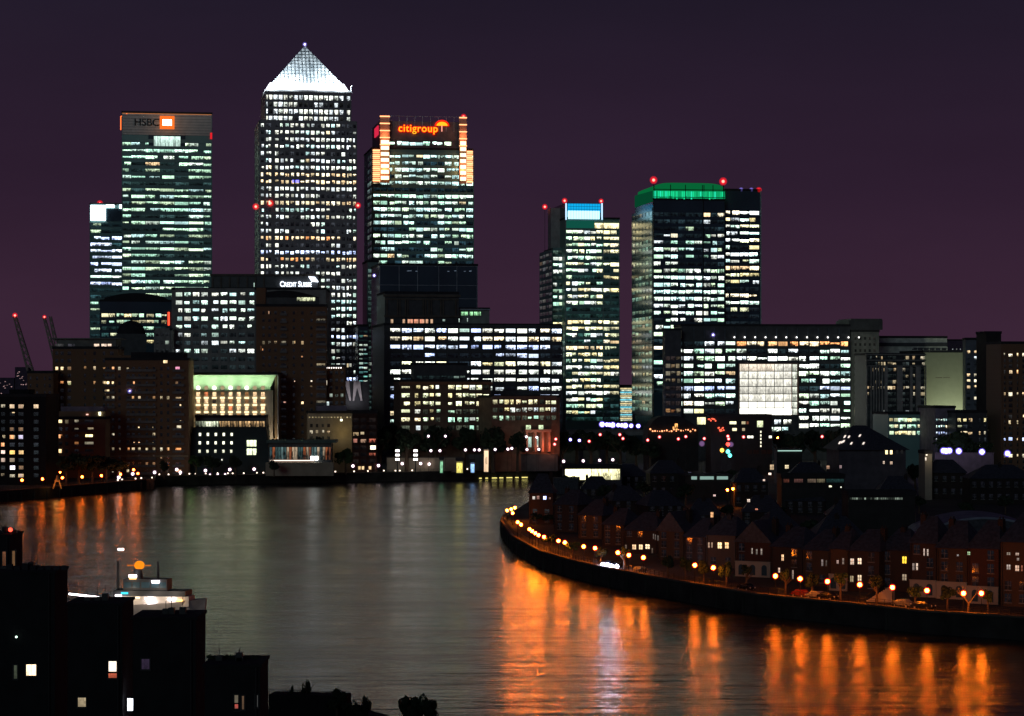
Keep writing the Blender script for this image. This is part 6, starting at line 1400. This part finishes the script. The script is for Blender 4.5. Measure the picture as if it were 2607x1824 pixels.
MB().box(bx(495), bx(516), -1.2, -1.0, bz(1569), bz(1562)).build('bow_light', emi('boat_blue_light', (.1, .14, .5), .8), r)
for px in (330, 400, 450): lamp('POINT', 'deck_lamp', r, (bx(px), -6, bz(1508)), 260, (1, .78, .6), .5)

# ================================================================== NEAR ROOFS
def nb(label, pxl, pxr, Y, yt, depth, wins, rot=0, kerb=True, extra=None):
    depth = 6; yt = HY + (CZ - Z(yt, Y + depth)) * F / Y; pxr = CX - (CX - pxr) * (Y + depth) / Y
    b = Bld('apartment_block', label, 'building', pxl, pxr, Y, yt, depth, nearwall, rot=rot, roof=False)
    MB().box(-.15, b.W + .15, -.15, b.D, b.H, b.H + .22).build('parapet', nearwall, b.root)
    for k in range(3):
        q = MB(); xx = b.W * rnd.uniform(.1, .9); q.box(xx, xx + .5, 2.2, 2.8, b.H + .2, b.H + rnd.uniform(.4, .9)); q.tube((xx + .25, 2.5, b.H + .2), (xx + .25, 2.5, b.H + rnd.uniform(1.0, 1.7)), .03, n=5)
        q.build('roof_vent', iron, b.root)
    MB().tube((b.W * .93, -.1, -2), (b.W * .93, -.1, b.H), .08, n=6).build('drainpipe', iron, b.root)
    for px, py, w, h, c in wins:
        a0, a1 = b.lx(px - w / 2), b.lx(px + w / 2); z0, z1 = b.lz(py + h / 2), b.lz(py - h / 2)
        b.win(px, py, w, h, c, pat=.35, blk=.3, base=-.02, fb=[(q_[0], q_[1], -.12, 0, q_[2], q_[3]) for q_ in ((a0 - .12, a1 + .12, z0 - .14, z0), (a0 - .12, a1 + .12, z1, z1 + .1), (a0 - .12, a0, z0, z1), (a1, a1 + .12, z0, z1))])
    b.wfm = mat('dark_joinery', (.04, .04, .04))
    return b
b = nb('tall dark near block with two dim orange slit windows at the left edge', -60, 57, 235, 1357, 12, [(11, 1425, 8, 40, (.16, .055, .02)), (35, 1422, 7, 38, (.13, .06, .02))])
MB().ball((b.lx(21), 1, b.lz(1351)), .2, 8, 6).build('roof_lamp', emi('red_roof_lamp', (1, .06, .03), 4), b.root); MB().ball((b.lx(6), 1, b.lz(1352)), .25, 8, 6).build('roof_vent', roofmat, b.root); b.finish()
b = nb('near dark block with a cream lit square window, second roof from the left edge', -60, 172, 210, 1447, 14, [(80, 1706, 25, 28, (2.2, 1.6, 1.0)), (40, 1711, 8, 34, (.05, .06, .04))])
q = MB()
for k in range(8): q.box(b.lx(10 + 20 * k), b.lx(10 + 20 * k) + .5, 1, 1.5, b.H + .2, b.H + .2 + rnd.uniform(.2, .6))
q.build('roof_vent', roofmat, b.root); MB().ball((b.lx(44), -.4, b.lz(1621)), .09, 8, 6).build('wall_light', emi('small_green_light', (.7, 1, .8), 4), b.root); b.finish()
b = nb('near dark block below the boat with a curtained lit window and a bright white window', 172, 340, 200, 1526, 14, [(287, 1697, 20, 26, (1.8, 1.5, 1.2)), (287, 1720, 21, 12, (.5, .10, .05)), (209, 1788, 20, 23, (.42, .33, .2)), (336, 1794, 22, 31, (7, 7.5, 8.5))]); b.finish()
b = nb('near dark block with a sloping roof edge under the boat bow', 338, 523, 190, 1560, 14, [(371, 1691, 20, 26, (.022, .014, .03))], kerb=False)
q = MB(); q.v = [(0, -.1, b.H + .2), (b.lx(495), -.1, b.H + .3), (b.W + .15, -.1, b.lz(1580)), (b.W + .15, -.1, b.H - 3), (0, -.1, b.H - 3)]
b.finish()
b = nb('lowest near dark block with a planted terrace and thin lit windows', 521, 683, 180, 1676, 12, [(602, 1787, 9, 34, (.12, .10, .07)), (603, 1800, 10, 14, (.45, .06, .05)), (619, 1789, 5, 34, (.12, .07, .04)), (654, 1785, 5, 30, (.10, .10, .10))])
b.finish()
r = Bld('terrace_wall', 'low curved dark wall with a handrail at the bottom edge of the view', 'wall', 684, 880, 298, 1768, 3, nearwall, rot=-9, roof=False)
q = MB(); q.tube((0, .1, r.H + .55), (r.W, .1, r.H + .45), .04)
for k in range(9): q.tube((r.W * k / 8, .1, r.H), (r.W * k / 8, .1, r.H + .55), .03)
q.build('handrail', iron, r.root)
GN = 6.2
def plant(px, Y, ytop, w, label, dark=True, name='bush', cat='bush'):
    o = tree(px, Y, ytop, w, label, None, dark, zb=GN if Y > 250 else Z(1676, 189) + .2, name=name); o['category'] = cat
    for ch in o.children:
        if ch.name.startswith('crown'): Hh = Z(ytop, Y) - (GN if Y > 250 else Z(1676, 189) + .2); ch.scale = (ch.scale.x * 1.15, ch.scale.y * 1.15, Hh * .56); ch.location = (0, 0, Hh * .5)
    return o
plant(742, 299, 1738, 16, 'thin spiky plant on the low wall, left one'); plant(781, 299, 1724, 24, 'taller spiky plant on the low wall, right one')
plant(858, 296, 1748, 60, 'leafy dark bush right of the low wall'); plant(905, 292, 1782, 60, 'lower dark bush right of the leafy bush'); plant(932, 294, 1766, 24, 'thin sprig rising above the lower bush')
plant(1045, 288, 1766, 62, 'dark round bush alone at the bottom edge, left part'); plant(1082, 289, 1764, 66, 'dark round bush alone at the bottom edge, right part')
for i in range(6): plant(538 + 22 * i, 183.5, 1672 - rnd.uniform(2, 10), 22, 'scruffy rooftop shrub on the lowest near block')['group'] = 'rooftop shrubs on the lowest near block'
